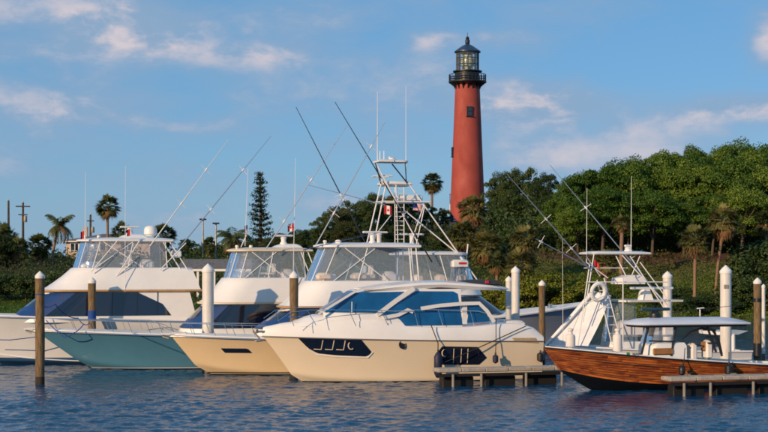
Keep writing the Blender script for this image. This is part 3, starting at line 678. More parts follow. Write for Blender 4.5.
# ------------------------------------------------------------------ boats
class Boat:
    """an Empty at stern centre on the waterline; local x runs forward, y to port"""
    def __init__(s, name, label, cat, bow_px, bow_D, L, heading):
        s.h = heading; s.L = L
        b = Vector((math.cos(heading), math.sin(heading), 0)); X = (bow_px - 384) / F * bow_D
        s.o = Vector((X, bow_D, 0)) - b * L; s.b = b; s.n = Vector((-b.y, b.x, 0))
        s.t = thing(name, label, cat, s.o, heading)
    def at(s, px, py, y=0.0):
        """local (x, z) where the sight line through a pixel crosses the boat's plane y"""
        d = Vector(((px - 384) / F, 1.0, (HZ - py) / F)); c = Vector((0, 0, CAMZ))
        k = (y - (c - s.o).dot(s.n)) / d.dot(s.n); p = c + d * k - s.o
        return p.dot(s.b), p.z
    def P(s, px, py, y=0.0):
        x, z = s.at(px, py, y); return (x, y, z)
def hull_fn(L, B, zb, zs, rake, flare=1.1, um=.38, pb=2.2, keel=-.8, chb=.86, chz=.75, stern=.93, zp=1.7, stem_p=1.0, chz0=.02):
    def S(u, v):
        u = np.asarray(u, float); v = np.asarray(v, float)
        t = np.clip((u - um) / (1 - um), 0, 1); sa = stern + (1 - stern) * np.clip(u / um, 0, 1) ** .6
        ys = B / 2 * sa * np.maximum(1 - t ** pb, 0) ** .92
        tc = np.clip((u - um * .75) / (1 - um * .75), 0, 1)
        yc = B / 2 * chb * sa * np.maximum(1 - tc ** 1.75, 0) ** 1.0
        zsh = zs + (zb - zs) * u ** zp; zc = chz0 + chz * t ** 2.6; zk = keel + (zc - keel) * .92 * t ** 4
        s = np.clip((v - .25) / .75, 0, 1); q = np.clip(v / .25, 0, 1)
        y = np.where(v < .25, yc * q, yc + (ys - yc) * s ** (1 + flare * t)); z = np.where(v < .25, zk + (zc - zk) * q, zc + (zsh - zc) * s)
        zr = np.clip(z / zb, -.35, 1)
        x = u * L - u ** 5 * rake * (1 - zr) ** stem_p
        return x, y, z
    return S
def us_list(n): return 1 - (1 - np.linspace(0, 1, n)) ** 1.5
def make_hull(t, S, m, name='hull', nu=34, nv=22, v0=0.0, trans=True):
    us = us_list(nu); vs = np.linspace(v0, 1, nv); mb = MB()
    for sg in (1, -1):
        rings = []
        for u in us:
            x, y, z = S(np.full(nv, u), vs); rings.append([(a, sg * b, c) for a, b, c in zip(x, y, z)])
        if sg < 0: rings = [r[::-1] for r in rings]
        mb.loft(rings[::-1], False)
    x, y, z = S(np.zeros(nv), vs)
    if trans: mb.add([(a, b, c) for a, b, c in zip(x, y, z)] + [(a, -b, c) for a, b, c in zip(x, y, z)][::-1], [tuple(range(2 * nv))])
    return mb.build(name, m, t, 50.0)
def make_deck(t, S, m, drop=.03, camber=.10, u0=0.0, u1=.995, name='deck', ins=.0):
    us = u0 + (u1 - u0) * us_list(30); rings = []
    for u in us:
        x, y, z = (float(q) for q in S(u, 1.0)); y = max(y - ins, .0)
        rings.append([(x, y * k, z - drop + camber * (1 - k * k)) for k in (-1, -.66, -.33, 0, .33, .66, 1)])
    return MB().loft(rings, False).build(name, m, t, 60.0)
def sheer_line(S, dz=0.0, out=0.0, u0=0.0, u1=1.0, n=30, sg=1, v=1.0):
    P = []
    for u in u0 + (u1 - u0) * us_list(n):
        x, y, z = (float(q) for q in S(u, v)); P.append((x, sg * (y + out), z + dz))
    return P
def rub_rail(t, S, m, r=.05, dz=0.0, v=1.0, name='rub_rail', u0=0.0):
    for sg in (1, -1): tube_part(name, sheer_line(S, dz, .012, u0, 1.0, 30, sg, v), r, m, t)
def bow_rail(t, S, u0, h, ins=.18, posts=7, fwd=.0, r=.02, both=True, u1=.985, lean=.28):
    for sg in ((1, -1) if both else (1,)):
        top = []
        for k, u in enumerate(np.linspace(u0, u1, 24)):
            x, y, z = (float(q) for q in S(u, 1.0)); e = sstep(0, .12, (u - u0) / (u1 - u0))
            top.append((x + lean * e + fwd * (k / 23), sg * max(y - ins, .02), z + .06 + (h - .06) * float(e)))
        rl = tube_part('bow_rail', top, r, STEEL, t)
        for k in range(posts):
            i = int(3 + (20) * k / max(1, posts - 1)); a = top[i]; zz = float(np.interp(a[0] - lean, [float(S(u, 1.0)[0]) for u in np.linspace(u0, 1, 24)], [float(S(u, 1.0)[2]) for u in np.linspace(u0, 1, 24)]))
            tube_part('stanchion', [(a[0] - lean, a[1], zz - .02), a], r * .85, STEEL, rl, 5)
def patch(t, name, m, poly, yf, off=.015, nx=14, nz=4, sg=1):
    """a panel laid on a side surface: convex polygon of (x, z), y taken from the surface"""
    xs_ = [p[0] for p in poly]; lo, hi = min(xs_), max(xs_); rings = []
    for i in range(nx + 1):
        x = lo + (hi - lo) * (i / nx); x = min(max(x, lo + 1e-4), hi - 1e-4); zz = []
        for a, b in zip(poly, poly[1:] + poly[:1]):
            if (a[0] - x) * (b[0] - x) <= 0 and abs(a[0] - b[0]) > 1e-9: zz.append(a[1] + (b[1] - a[1]) * (x - a[0]) / (b[0] - a[0]))
        z0, z1 = (min(zz), max(zz)) if zz else (0, 0)
        rings.append([(x, sg * (yf(x, z0 + (z1 - z0) * j / nz) + off), z0 + (z1 - z0) * j / nz) for j in range(nz + 1)])
    if sg > 0: rings = rings[::-1]
    return MB().loft(rings, False).build(name, m, t, 60.0)
def grid_y(S):
    U, V_ = np.meshgrid(np.linspace(0, 1, 260), np.linspace(.1, 1, 90)); X, Y, Z = S(U, V_)
    X, Y, Z = X.ravel(), Y.ravel(), Z.ravel()
    def yf(x, z):
        d = (X - x) ** 2 + (2 * (Z - z)) ** 2; i = np.argpartition(d, 6)[:6]; w = 1 / (d[i] + 1e-5); return float((Y[i] * w).sum() / w.sum())
    return yf
def ring(xf, xa, w, z, rl=1.6, p=2.3, slope=0.0, wa=1.0, m=9, k=4):
    """plan ring from aft port round the nose to aft starboard"""
    P = []; xc = xf - rl
    for i in range(k): f = i / k; P.append((xa + (xc - xa) * f, w * (wa + (1 - wa) * f)))
    for i in range(m + 1):
        a = i / m * math.pi / 2; P.append((xc + rl * math.sin(a) ** (2 / p), w * max(math.cos(a), 0) ** (2 / p)))
    P = P + [(x, -y) for x, y in reversed(P[:-1])]
    return [(x, y, z + slope * (x - xa)) for x, y in P]
def seat(t, x, y, z, m, face=1, w=.6, name='helm_seat'):
    mb = MB(); mb.rbox((x, y, z + .42), (.5, w, .16), .05); mb.rbox((x - .26 * face, y, z + .78), (.14, w, .62), .05); mb.lathe([(.16, 0), (.06, .04), (.06, .36)], (x, y, z), 8)
    return mb.build(name, m, t, True)
def radar(t, x, y, z, w=1.3, m=GEL, ang=0.4, h=.42):
    p = MB().lathe([(.24, 0), (.24, .10), (.16, .18), (.18, h - .12), (.22, h - .06), (.14, h)], (x, y, z), 14).build('radar', m, t, True)
    mb = MB().rbox((0, 0, 0), (w, .16, .13), .04, ang); mb.v = [(a + x, b + y, c + z + h + .07) for a, b, c in mb.v]; mb.build('scanner_bar', m, p)
    return p
def dome(t, x, y, z, r=.36, h=.6, name='radome'):
    return MB().lathe([(r * .75, 0), (r * .8, h * .12), (r, h * .2), (r, h * .55), (r * .9, h * .8), (r * .55, h * .96), (.02, h)], (x, y, z), 18).build(name, GEL, t, 50.0)
def whip(t, base, top, r=.016, name='antenna', m=None): return tube_part(name, [base, tuple((Vector(base) + Vector(top)) / 2), top], [r * 1.5, r * 1.1, r * .7], m or ALU, t, 5)
def outrigger(t, a, b, spread=(.32, .62), m=None, r=.034):
    a, b = Vector(a), Vector(b); o = tube_part('outrigger', [a, a + (b - a) * .45, b], [r * 1.25, r, r * .5], m or ANOD, t, 7)
    d = (b - a).normalized(); sd = d.cross(Vector((0, 1, 0))).normalized()
    for f in spread:
        c = a + (b - a) * f; tube_part('spreader', [c - sd * .42 + d * .06, c + sd * .42 - d * .06], .018, ALU, o, 5)
        tube_part('ferrule', [c - d * .12, c + d * .12], r * 1.5, ALU, o, 6)
    return o
def flagmat(kind):
    m, T, out = newmat('flag_' + kind)
    tc = T.n('ShaderNodeTexCoord').outputs['Generated']; sp = T.n('ShaderNodeSeparateXYZ'); T.put(sp.inputs[0], tc); x, z = sp.outputs[0], sp.outputs[2]
    red, wh = (.60, .03, .04), (.78, .76, .74)
    if kind == 'stars':
        c = T.mix(T.m('LESS_THAN', T.m('FRACT', T.m('MULTIPLY', z, 6.5)), .5), wh, red)
        c = T.mix(T.m('MULTIPLY', T.m('LESS_THAN', x, .42), T.m('GREATER_THAN', z, .46)), c, (.015, .03, .16))
    elif kind == 'redwhite':
        c = T.mix(T.m('MULTIPLY', T.m('GREATER_THAN', x, .32), T.m('LESS_THAN', x, .68)), red, wh)
        d = T.m('ADD', T.m('ABSOLUTE', T.m('SUBTRACT', x, .5)), T.m('ABSOLUTE', T.m('SUBTRACT', z, .5)))
        c = T.mix(T.m('LESS_THAN', d, .17), c, red)
    else: c = T.mix(T.noise(tc, 3), red, (.5, .02, .03))
    b = T.n('ShaderNodeBsdfPrincipled'); T.put(b.inputs[0], c); b.inputs['Roughness'].default_value = .8; T.nt.links.new(b.outputs[0], out.inputs[0]); return m
FLAG = {k: flagmat(k) for k in ('stars', 'redwhite', 'red')}
def flag(parent, p, w, h, kind, sx=1, droop=.25, face=0.0):
    """hoist edge at p, flying toward sx; a rippled cloth sheet"""
    rings = []
    for i in range(9):
        f = i / 8; x = sx * w * f * math.cos(.1); y = .08 * math.sin(f * 7) * f; r = []
        for j in range(5):
            g = j / 4; r.append((p[0] + x * math.cos(face) + y * math.sin(face), p[1] + y + x * math.sin(face) * .3, p[2] + h * (g - 1) - droop * w * f ** 1.4))
        rings.append(r)
    return MB().loft(rings, False).build('flag', FLAG[kind], parent, True)

def sportfish(bt, c):
    t, at, P = bt.t, bt.at, bt.P
    S = hull_fn(bt.L, c['B'], c['zb'], c['zs'], c['rake'], c.get('flare', 1.3), zp=c.get('zp', 1.7))
    make_hull(t, S, c['hull']); make_deck(t, S, DECK, .02, .16)
    rub_rail(t, S, GEL, .06); rub_rail(t, S, c.get('accent', STEEL), .028, -.09)
    # pulpit and anchor
    L, zb = bt.L, c['zb']
    MB().loft([[(L - .9, -.28, zb - .02), (L - .9, .28, zb - .02), (L - .9, .28, zb + .10), (L - .9, -.28, zb + .10)], [(L + .55, -.17, zb), (L + .55, .17, zb), (L + .55, .17, zb + .1), (L + .55, -.17, zb + .1)]], True, True, True).build('pulpit', GEL, t)
    MB().tube([(L + .45, 0, zb - .05), (L - .15, 0, zb - .18)], .035).tube([(L + .1, -.2, zb - .22), (L + .42, 0, zb - .12), (L + .1, .2, zb - .22)], .035).build('anchor', GALV, t, True)
    if c.get('rail'): bow_rail(t, S, c['rail'], .72, .25, 8)
    w0 = c['B'] * .40
    if 'spray' in c:
        for sg in (1, -1): tube_part('spray_rail', sheer_line(S, 0, .02, 0, .97, 24, sg, .30), .035, GEL, t)
    # deckhouse
    xb, zbt = at(*c['wf0'], 0); xt, zt = at(*c['wf1'], 0)
    _, z0 = at(c['wf0'][0] + 60, c['wy0'], w0); _, z1 = at(c['wf0'][0] + 60, c['wy1'], w0)
    xab, _ = at(c['wa0'], c['wy0'], w0); xat, _ = at(c['wa1'], c['wy1'], w0); xe, _ = at(c['xe'], c['wy0'], w0)
    zd = float(S(.45, 1.0)[2]) - .15
    rl = c.get('rl', 2.6)
    MB().loft([ring(xb + .12, xe, w0 + .04, zd, rl), ring(xb + .05, xe, w0 + .03, z0, rl)], False).build('cabin_trunk', GEL, t, 50.0)
    MB().loft([ring(xb + .04, xe, w0 + .025, z0 - .01, rl), ring(xt + .02, xe + .4, w0 * .94 + .0, z1 + .02, rl)], True).build('cabin', GEL, t, 50.0)
    MB().loft([ring(xb + .06, xab, w0 + .045, z0 + .05, rl), ring((xb + xt) / 2 + .07, (xab * .74 + xat * .26), w0 * .97 + .035, (z0 + z1) / 2 + .02, rl), ring(xt + .05, xat, w0 * .94 + .03, z1 - .02, rl)], False).build('cabin_window', c.get('glass', DARKGLASS), t, 50.0)
    f0, f1 = ring(xb + .075, xab, w0 + .055, z0 + .06, rl), ring(xt + .062, xat, w0 * .94 + .04, z1 - .03, rl); mid_ = len(f0) // 2
    MB().loft([f0[mid_ - 7:mid_ + 8], f1[mid_ - 7:mid_ + 8]], False).build('windshield_cover', MESHBLUE, t, True)
    for q in c.get('mullions', ()):
        xm = xab + (xb - 2.6 - xab) * q; MB().loft([[(xm, w0 + .05, z0 + .05), (xm + .05, w0 + .05, z0 + .05)], [(xm - .05, w0 * .94 + .037, z1 - .02), (xm, w0 * .94 + .037, z1 - .02)]], False).build('window_mullion', BLACK, t)
    # brow and flybridge
    wb = w0 * 1.0; xfe = at(c['fe'], c['wy1'], w0)[0]
    MB().loft([ring(xt + .0, xfe, wb * .95, z1 - .01, rl), ring(xt + .34, xfe, wb + .06, z1 + .06, rl), ring(xt + .34, xfe, wb + .06, z1 + .15, rl), ring(xt + .1, xfe, wb - .05, z1 + .17, rl)], True, True, True).build('brow', c.get('brow', TANLINE), t, 40.0)
    fx, fz = at(*c['ff'], 0); zf0 = z1 + .165
    wt = w0 * .80; rr = []
    for f, bl in ((0, 0), (.12, .10), (.35, .34), (.62, .60), (.85, .84), (1, 1.0)):
        e = f ** .8
        rr.append(ring(xt + .26 + (fx - xt - .26) * e, xfe + .15 + (0.5) * f, wb + .02 + (wt - wb - .02) * f ** 1.3, zf0 + (fz - zf0) * bl, rl * (1 - .15 * f)))
    rr.append(ring(fx - .14, xfe + .75, wt - .12, fz + .03, rl * .8)); rr.append(ring(fx - .3, xfe + .8, wt - .2, fz - .25, rl * .75))
    MB().loft(rr, True, True, True).build('flybridge', GEL, t, 55.0)
    # enclosure and hardtop
    hx, hz = at(*c['hf'], 0); hxe, _ = at(c['he'], c['hf'][1], w0); wh = wt * .90
    ea = hxe + .5
    g0 = ring(fx - .12, ea, wt - .09, fz + .02, rl * .8); g1 = ring(hx - .30, ea + .1, wh - .10, hz, rl * .8)
    n = len(g0); cut = n // 2; k0 = 4
    fr = list(range(cut - 6, cut + 7))
    MB().loft([[g0[i] for i in fr], [g1[i] for i in fr]], False).build('windscreen', c.get('vinyl_f', VINYLB), t, True)
    for rng_ in (range(0, cut - 5), range(cut + 6, n)):
        rng_ = list(rng_); MB().loft([[g0[i] for i in rng_], [g1[i] for i in rng_]], False).build('side_curtain', VINYL, t, True)
    for i in (0, 3, cut - 6, cut - 3, cut + 3, cut + 6, n - 4, n - 1):
        tube_part('support_pole', [g0[i], g1[i]], .035, ALU, t)
    for sg in (1, -1):
        x0 = ea + (fx - ea) * .25
        tube_part('support_pole', [(x0, sg * (wt - .06), fz), (x0 + (hx - ea) * .45, sg * (wh - .08), hz)], .032, ALU, t)
        tube_part('support_pole', [(x0 + (fx - ea) * .52, sg * (wt - .05), fz), (x0 + (hx - ea) * .12, sg * (wh - .08), hz)], .03, ALU, t)
        tube_part('aft_pole', [(hxe + .3, sg * (wh - .08), hz), (xfe + .1, sg * (wb - .2), zf0 - .1)], .04, ALU, t)
        tube_part('aft_pole', [(hxe + .75, sg * (wh - .08), hz), (xfe + .55, sg * (wb - .2), zf0 - .1)], .035, ALU, t)
    th = c.get('hth', .17)
    MB().loft([ring(hx - .14, hxe + .1, wh - .10, hz - .01, rl * .8), ring(hx, hxe, wh + .03, hz + .05, rl * .8), ring(hx, hxe, wh + .03, hz + th * .8, rl * .8), ring(hx - .25, hxe + .15, wh - .15, hz + th + .04, rl * .8), ring(hx - 1.2, hxe + .8, wh * .5, hz + th + .13, rl * .6)], True, True, True).build('hardtop', c.get('topm', GEL), t, 40.0)
    zt_ = hz + th + .10
    # furniture inside
    MB().loft([ring(fx - .75, fx - 1.9, wt * .55, fz - .2, .4), ring(fx - .9, fx - 1.8, wt * .5, fz + .42, .4)], True, True, True).build('helm_console', CUSHW, t, 40.0)
    for y in (-.75, .75): seat(t, ea + (fx - ea) * .42, y, fz - .15, CUSHW, 1, .8)
    MB().rbox(((fx - 1.1), .1, fz + .12), (1.1, wt * 1.3, .5), .2).build('lounge_cushion', CUSHW, t, True)
    MB().rbox((ea + (fx - ea) * .2, .5, fz + .2), (.9, wt * .8, .75), .22).build('lounge_cushion', CUSHW, t, True)
    mx = hx - (hx - hxe) * c.get('radx', .55)
    if c.get('crown', True):
        MB().loft([ring(mx + .95, mx - 1.15, .85, zt_ - .06, .7), ring(mx + .55, mx - .95, .65, zt_ + .16, .6), ring(mx + .2, mx - .75, .42, zt_ + .26, .4)], True, True, True).build('radar_crown', GEL, t, 50.0); zt_ += .24
    if c.get('radar', True): radar(t, mx, 0, zt_ - .02, 1.35, ang=.25, h=c.get('rad_h', .45))
    if c.get('dome_dx') is not None: dome(t, mx + c['dome_dx'], .2, zt_ - .12, .44, .72)
    for dx in (.5, 1.4): MB().lathe([(.10, 0), (.07, .06), (.12, .12), (.10, .24)], (hx - dx, wh * .5, hz + th + .02), 8).build('deck_light', GEL, t, True)
    return S, dict(hx=hx, hz=hz, hxe=hxe, wh=wh, wt=wt, fz=fz, fx=fx, z0=z0, z1=z1, w0=w0, xe=xe, xfe=xfe, zd=zd, zt=zt_, mx=mx)

HD = R(196)
HULL_GREYW = mat('hull_white', (0.66, 0.66, 0.65), 0.3, var=.03, nscale=.8, coat=.3, stripes=[(.30, .52, (.03, .09, .20)), (-3, .30, (.012, .035, .085))])
HULL_TEAL = mat('hull_teal', (0.080, 0.222, 0.315), 0.22, var=.04, nscale=.8, coat=.5, stripes=[(.10, .17, (.6, .6, .58)), (-3, .10, (.010, .03, .06))])
HULL_CREAM = mat('hull_cream', (0.74, 0.56, 0.33), 0.28, var=.03, nscale=.7, coat=.4, stripes=[(.16, .22, (.05, .035, .02)), (.09, .16, (.5, .4, .26)), (-3, .09, (.012, .010, .010))])
HULL_CREAM2 = mat('hull_ivory', (0.78, 0.65, 0.47), 0.25, var=.02, nscale=.6, coat=.4, stripes=[(-3, .08, (.02, .016, .014))])
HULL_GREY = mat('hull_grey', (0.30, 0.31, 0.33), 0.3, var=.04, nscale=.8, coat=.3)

# yacht at the far left
b1 = Boat('sportfishing_yacht', 'big white sportfishing yacht with dark wraparound cabin windows and blue waterline', 'yacht', -48, 96.2, 21.0, HD)
S1, k1 = sportfish(b1, dict(B=5.6, zb=3.35, zs=2.75, zp=1.3, rake=2.6, hull=HULL_GREYW, accent=STEEL, wf0=(14, 316), wf1=(44, 294), wy0=317, wy1=292.5, wa0=171, wa1=138, xe=196, fe=203, ff=(71, 268), hf=(76, 242), he=176,
    spray=1, radx=.56, dome_dx=-1.35, glass=DARKGLASS, mullions=(.12, .3, .52), vinyl_f=VINYLB, rl=3.2))
t = b1.t
outrigger(t, b1.P(150, 246, 2.2), b1.P(228, 140, 3.6), (.72, .40)); outrigger(t, b1.P(176, 252, -1.8), b1.P(271, 136, -3.4), (.36, .70))
whip(t, b1.P(85, 240, 1.6), b1.P(85.5, 172, 1.6)); whip(t, b1.P(125, 292, 2.25), b1.P(125.5, 166, 2.25)); 
flag(t, b1.P(84, 231, 1.6), .22, .5, 'red'); flag(t, b1.P(130, 229, 2.2), .2, .45, 'red')
for a, b in (((91, 272), (118, 240)), ((109, 288), (140, 240)), ((108, 284), (133, 262)), ((160, 270), (186, 243))):
    tube_part('brace', [b1.P(*a, 2.0), b1.P(*b, 1.95)], .035, ALU, t)
MB().rbox(b1.P(176, 254, 1.0), (.7, .5, .5), .1).build('spotlight_housing', GEL, t, True)
# teal yacht
b2 = Boat('sportfishing_yacht', 'sportfishing yacht with teal blue hull, white deck and bow rail', 'yacht', 33, 92, 19.5, HD)
S2, k2 = sportfish(b2, dict(B=5.3, zb=2.55, zs=2.0, rake=3.5, hull=HULL_TEAL, accent=STEEL, wf0=(181, 328), wf1=(203, 305), wy0=329, wy1=305, wa0=300, wa1=290, xe=318, fe=330, ff=(222, 278), hf=(227, 252), he=315,
    rail=.55, brow=CREAMTRIM, glass=DARKGLASS, topm=CREAMTRIM, radx=.70, rad_h=.5, rl=2.2))
t = b2.t
outrigger(t, b2.P(266, 249, 2.2), b2.P(348, 124, 3.0), (.55, .22)); whip(t, b2.P(293, 290, 2.1), b2.P(295.5, 158, 2.1)); flag(t, b2.P(294, 223, 2.1), .42, .48, 'redwhite')
whip(t, b2.P(245, 246, 1.5), b2.P(248, 168, 1.5)); flag(t, b2.P(247.5, 225, 1.5), .2, .5, 'stars'); tube_part('flag_staff', [b2.P(241, 247, 1.4), b2.P(246.5, 235, 1.5)], .03, ALU, t)
# cream yacht
b3 = Boat('sportfishing_yacht', 'sportfishing yacht with cream hull and one dark slot window near its bow', 'yacht', 170, 87.5, 17.8, HD)
S3, k3 = sportfish(b3, dict(B=5.1, zb=2.45, zs=2.0, rake=2.0, hull=HULL_CREAM, accent=STEEL, wf0=(256, 329), wf1=(283, 309), wy0=330, wy1=309, wa0=380, wa1=370, xe=396, fe=424, ff=(303, 281), hf=(314, 248), he=424,
    rail=.5, brow=TANLINE, glass=DARKGLASS, radx=.58, crown=False, rad_h=.62, rl=2.2, hth=.2))
t = b3.t; yf3 = grid_y(S3)
patch(t, 'hull_window', DARKGLASS, [b3.at(223, 349, 1.7), b3.at(249, 349, 1.9), b3.at(254, 353.6, 1.9), b3.at(227, 353.6, 1.7)], yf3, .02)
outrigger(t, b3.P(316, 245, 2.2), b3.P(385, 122, 3.0), (.26, .8)); outrigger(t, b3.P(366, 244, -1.7), b3.P(296, 107, -2.9), (.36, .33), BLACK)
tube_part('fishing_rod', [b3.P(303, 250, 1.0), b3.P(340, 241, 1.0), b3.P(378, 233, 1.0)], [.03, .02, .012], ROPEBL, t)
tube_part('fishing_rod', [b3.P(385, 205, 0), b3.P(308, 185, .5)], [.03, .014], ANOD, t)
patch(t, 'hardtop_inlay', DARKGLASS, [b3.at(370, 246.8, 1.6), b3.at(406, 249.2, 1.6), b3.at(390, 252, 1.6)], lambda x, z: k3['wh'] + .04, .02, 8, 2)
dome(t, k3['hx'] - 1.4, .4, k3['hz'] + .2, .2, .3, 'gps_dome')
for x, y in ((k3['fx'] - 1.0, 1.0), (k3['fx'] - 3.2, 1.0), (k3['fx'] - 4.2, -.6)):
    MB().rbox((x, y, k3['fz'] + .25), (.9, .9, .5), .16).build('lounge_cushion', CUSH, t, True)

# ------------------------------------------------------------------ express cruiser in front
b4 = Boat('motor_yacht', 'ivory express motor yacht with blue tinted side glass and hull windows', 'motor yacht', 262, 82.5, 15.8, HD)
def cruiser():
    t, at, P, L = b4.t, b4.at, b4.P, b4.L
    S = hull_fn(L, 4.7, 2.62, 2.22, 1.95, .85, um=.30, pb=2.4, chz=.55, stern=.95, zp=1.2, stem_p=.9)
    make_hull(t, S, HULL_CREAM2); yf = grid_y(S)
    rub_rail(t, S, mat('rubrail_grey', (.16, .15, .14), .4), .035, -.02)
    # bulwark moulding above the rail, a curved shoulder that carries the side deck
    prof = [(262, 333.5), (272, 329.5), (290, 325.5), (320, 322), (352, 321), (380, 322), (402, 326), (430, 327.5), (470, 327), (500, 324), (520, 324), (534, 328), (541, 336)]
    pts = sorted(at(px, py, 2.1) for px, py in prof)
    px_, pz_ = [p[0] for p in pts], [p[1] for p in pts]
    px_[-1] = max(px_[-1], L - .15)
    def topz(x): return float(np.interp(x, px_, pz_))
    mb = MB()
    for sg in (1, -1):
        rings = []
        for u in us_list(40):
            x, y, z = (float(q) for q in S(u, 1.0)); tz = max(topz(x), z + .06); h = tz - z; k = min(1.0, y / .8)
            rings.append([(x, sg * y, z), (x - .01, sg * max(y - .02 * k, 0), z + .3 * h), (x - .03, sg * max(y - .10 * k, 0), z + .75 * h), (x - .05, sg * max(y - .22 * k, 0), tz), (x - .05, sg * max(y - .45 * k, 0), tz + .02), (x - .05, sg * max(y * .45, 0), tz + .05), (x - .05, 0, tz + .07)])
        mb.loft(rings if sg < 0 else rings, False)
    mb.build('bulwark', GEL, t, 50.0)
    x0, y0, z0 = (float(q) for q in S(0.0, 1.0))
    MB().add([(x0 - .002, y0 * .98, z0), (x0 - .002, -y0 * .98, z0), (x0 - .052, -y0 + .22, topz(0) ), (x0 - .052, y0 - .22, topz(0))], [(0, 1, 2, 3)]).build('transom_panel', GEL, t)
    # coachroof in front of the screen
    xs0, zs0 = at(320, 313.5, 0); xs1, zs1 = at(356, 291, 0)
    zb_ = topz(xs0) - .05
    MB().loft([ring(at(283, 322, 0)[0], xs0 - 3, 1.5, zb_ - .25, 4.5, 2.0), ring(at(298, 319, 0)[0], xs0 - 3, 1.42, zb_ + .18, 4.0, 2.0), ring(at(312, 315, 0)[0], xs0 - 3, 1.25, zs0 - .05, 3.0, 2.0)], False, False, True).build('coachroof', GEL, t, 50.0)
    MB().rbox((at(300, 320, 0)[0] + .3, 0, topz(xs0 + 1.5) + .32), (.6, .6, .06), .02).build('deck_hatch', BLUEGLASS, t)
    # superstructure: sections along x
    roof = [(318, 314.5), (330, 307), (343, 299), (355, 291), (368, 288), (390, 284.5), (415, 282), (440, 281.5), (465, 283), (485, 284.5), (499, 286.5), (508, 288.5)]
    rp = sorted((at(px, py, .6) for px, py in roof)); rx, rz = [p[0] for p in rp], [p[1] for p in rp]
    def zroof(x): return float(np.interp(x, rx, rz))
    xa = at(462, 300, 1.7)[0]
    def base_w(x): return float(np.interp(x, [0, 3, 8, xs0 - 3, xs0 - 2, xs0 - 1, xs0 + .05], [1.62, 1.78, 1.78, 1.72, 1.62, 1.46, 1.22]))
    def wtop(x): return base_w(x) * .80
    def sy(x, z):
        zb0 = topz(x) - .1; zt0 = zroof(x) - .16; f = min(1, max(0, (z - zb0) / max(zt0 - zb0, .05))); return base_w(x) * (1 - .20 * f ** 1.25)
    rings = []
    for x in np.linspace(xa, xs0 + .05, 70):
        zb0 = topz(x) - .12; zr = zroof(x); w = base_w(x); q = []
        for f in (0, .3, .6, .9): z = zb0 + (max(zr - .16, zb0 + .04) - zb0) * f; q.append((x, sy(x, z), z))
        q += [(x, wtop(x) * .96, max(zr - .09, zb0 + .05)), (x, wtop(x) * .84, max(zr - .03, zb0 + .06)), (x, wtop(x) * .45, max(zr + .02, zb0 + .06)), (x, 0, max(zr + .035, zb0 + .07))]
        rings.append(q + [(a, -b, c) for a, b, c in reversed(q[:-1])])
    MB().loft(rings, False, True, False).build('cabin', GEL, t, 45.0)
    # roof: a slab that runs past the cabin to a pointed aft overhang
    rr = []
    for x in np.linspace(rx[0], at(358, 290, 0)[0], 22):
        f = (x - rx[0]) / (at(358, 290, 0)[0] - rx[0]); e = min(1, (f * 5) ** .5 if f > 0 else 0); w = wtop(max(x, .5)) * (.60 + .46 * e); zr = zroof(x); th = (.10 + .30 * e) * (1 - .55 * max(0, (f - .78) / .22))
        rr.append([(x, w * .96, zr - th + .06), (x, w * 1.03, zr - th * .45 + .02), (x, w * .97, zr - .03), (x, w * .5, zr + .05), (x, 0, zr + .075), (x, -w * .5, zr + .05), (x, -w * .97, zr - .03), (x, -w * 1.03, zr - th * .45 + .02), (x, -w * .96, zr - th + .06), (x, 0, zr - th + .09)])
    MB().loft(rr, True, True, True).build('roof', GEL, t, 40.0)
    MB().loft([ring(at(452, 281, 0)[0], at(496, 284, 0)[0], 1.28, zroof(3) + .03, 1.6), ring(at(460, 280, 0)[0], at(492, 283, 0)[0], 1.2, zroof(3) + .21, 1.4), ring(at(470, 279, 0)[0], at(488, 282, 0)[0], 1.0, zroof(3) + .27, 1.0)], True, True, True).build('roof_cover', mat('charcoal_canvas', (.030, .032, .042), .7), t, True)
    dx, dz = at(487, 282, 1.25); MB().rbox((dx, 1.27, dz), (.22, .06, .16), .02).build('nav_light', REDP, t)
    patch(t, 'roof_slot', BLACK, [at(425, 288.6, 1.6), at(440, 287.4, 1.6), at(464, 288.4, 1.6), at(440, 288.8, 1.6)], lambda x, z: wtop(x) * 1.03, .03)
    # windscreen and side glass
    A = lambda *q: [at(px, py, 1.62) for px, py in q]
    patch(t, 'side_window', BLUEGLASS, A((325, 312.5), (357, 292.6), (405, 291.6), (376, 312.5)), sy, .05, 30, 6)
    patch(t, 'side_window', BLUEGLASS, A((379, 315), (416, 291.2), (455, 291.4), (461, 296), (462, 325), (403, 325.5), (398, 317)), sy, .03, 20, 5)
    ws = []
    for f in np.linspace(.06, .96, 8):
        x = xs0 + (at(357, 290, 0)[0] - xs0) * f; z = zroof(x) + .045; w = wtop(x) * .8; ws.append([(x, w * k, z - .03 * abs(k)) for k in (-1, -.5, 0, .5, 1)])
    MB().loft(ws, False).build('windscreen', BLUEGLASS, t, True)
    tube_part('window_mullion', [(P(352, 312, 1.7)[0], 1.66, P(352, 312)[2]), (P(352, 303, 1.6)[0], 1.6, P(352, 301)[2])], .025, GEL, t)
    # diagonal pillar, arch wing and aft glass
    def strip(name, pts, y, w, m=GEL, th=.10):
        pp = [P(px, py, y) for px, py in pts]; rg = []
        for i, p in enumerate(pp):
            a, b = Vector(pp[max(i - 1, 0)]), Vector(pp[min(i + 1, len(pp) - 1)]); d = (b - a).normalized(); nrm = Vector((-d.z, 0, d.x)) * w / 2
            c = Vector(p); rg.append([tuple(c + nrm + Vector((0, -th / 2, 0))), tuple(c + nrm + Vector((0, th / 2, 0))), tuple(c - nrm + Vector((0, th / 2, 0))), tuple(c - nrm - Vector((0, th / 2, 0)))])
        return MB().loft(rg, True, True, True).build(name, m, t)
    strip('windscreen_pillar', [(318.5, 314), (338, 302), (352, 293.4), (357.5, 290.4), (366, 288.8), (384, 287.6)], 1.40, .11)
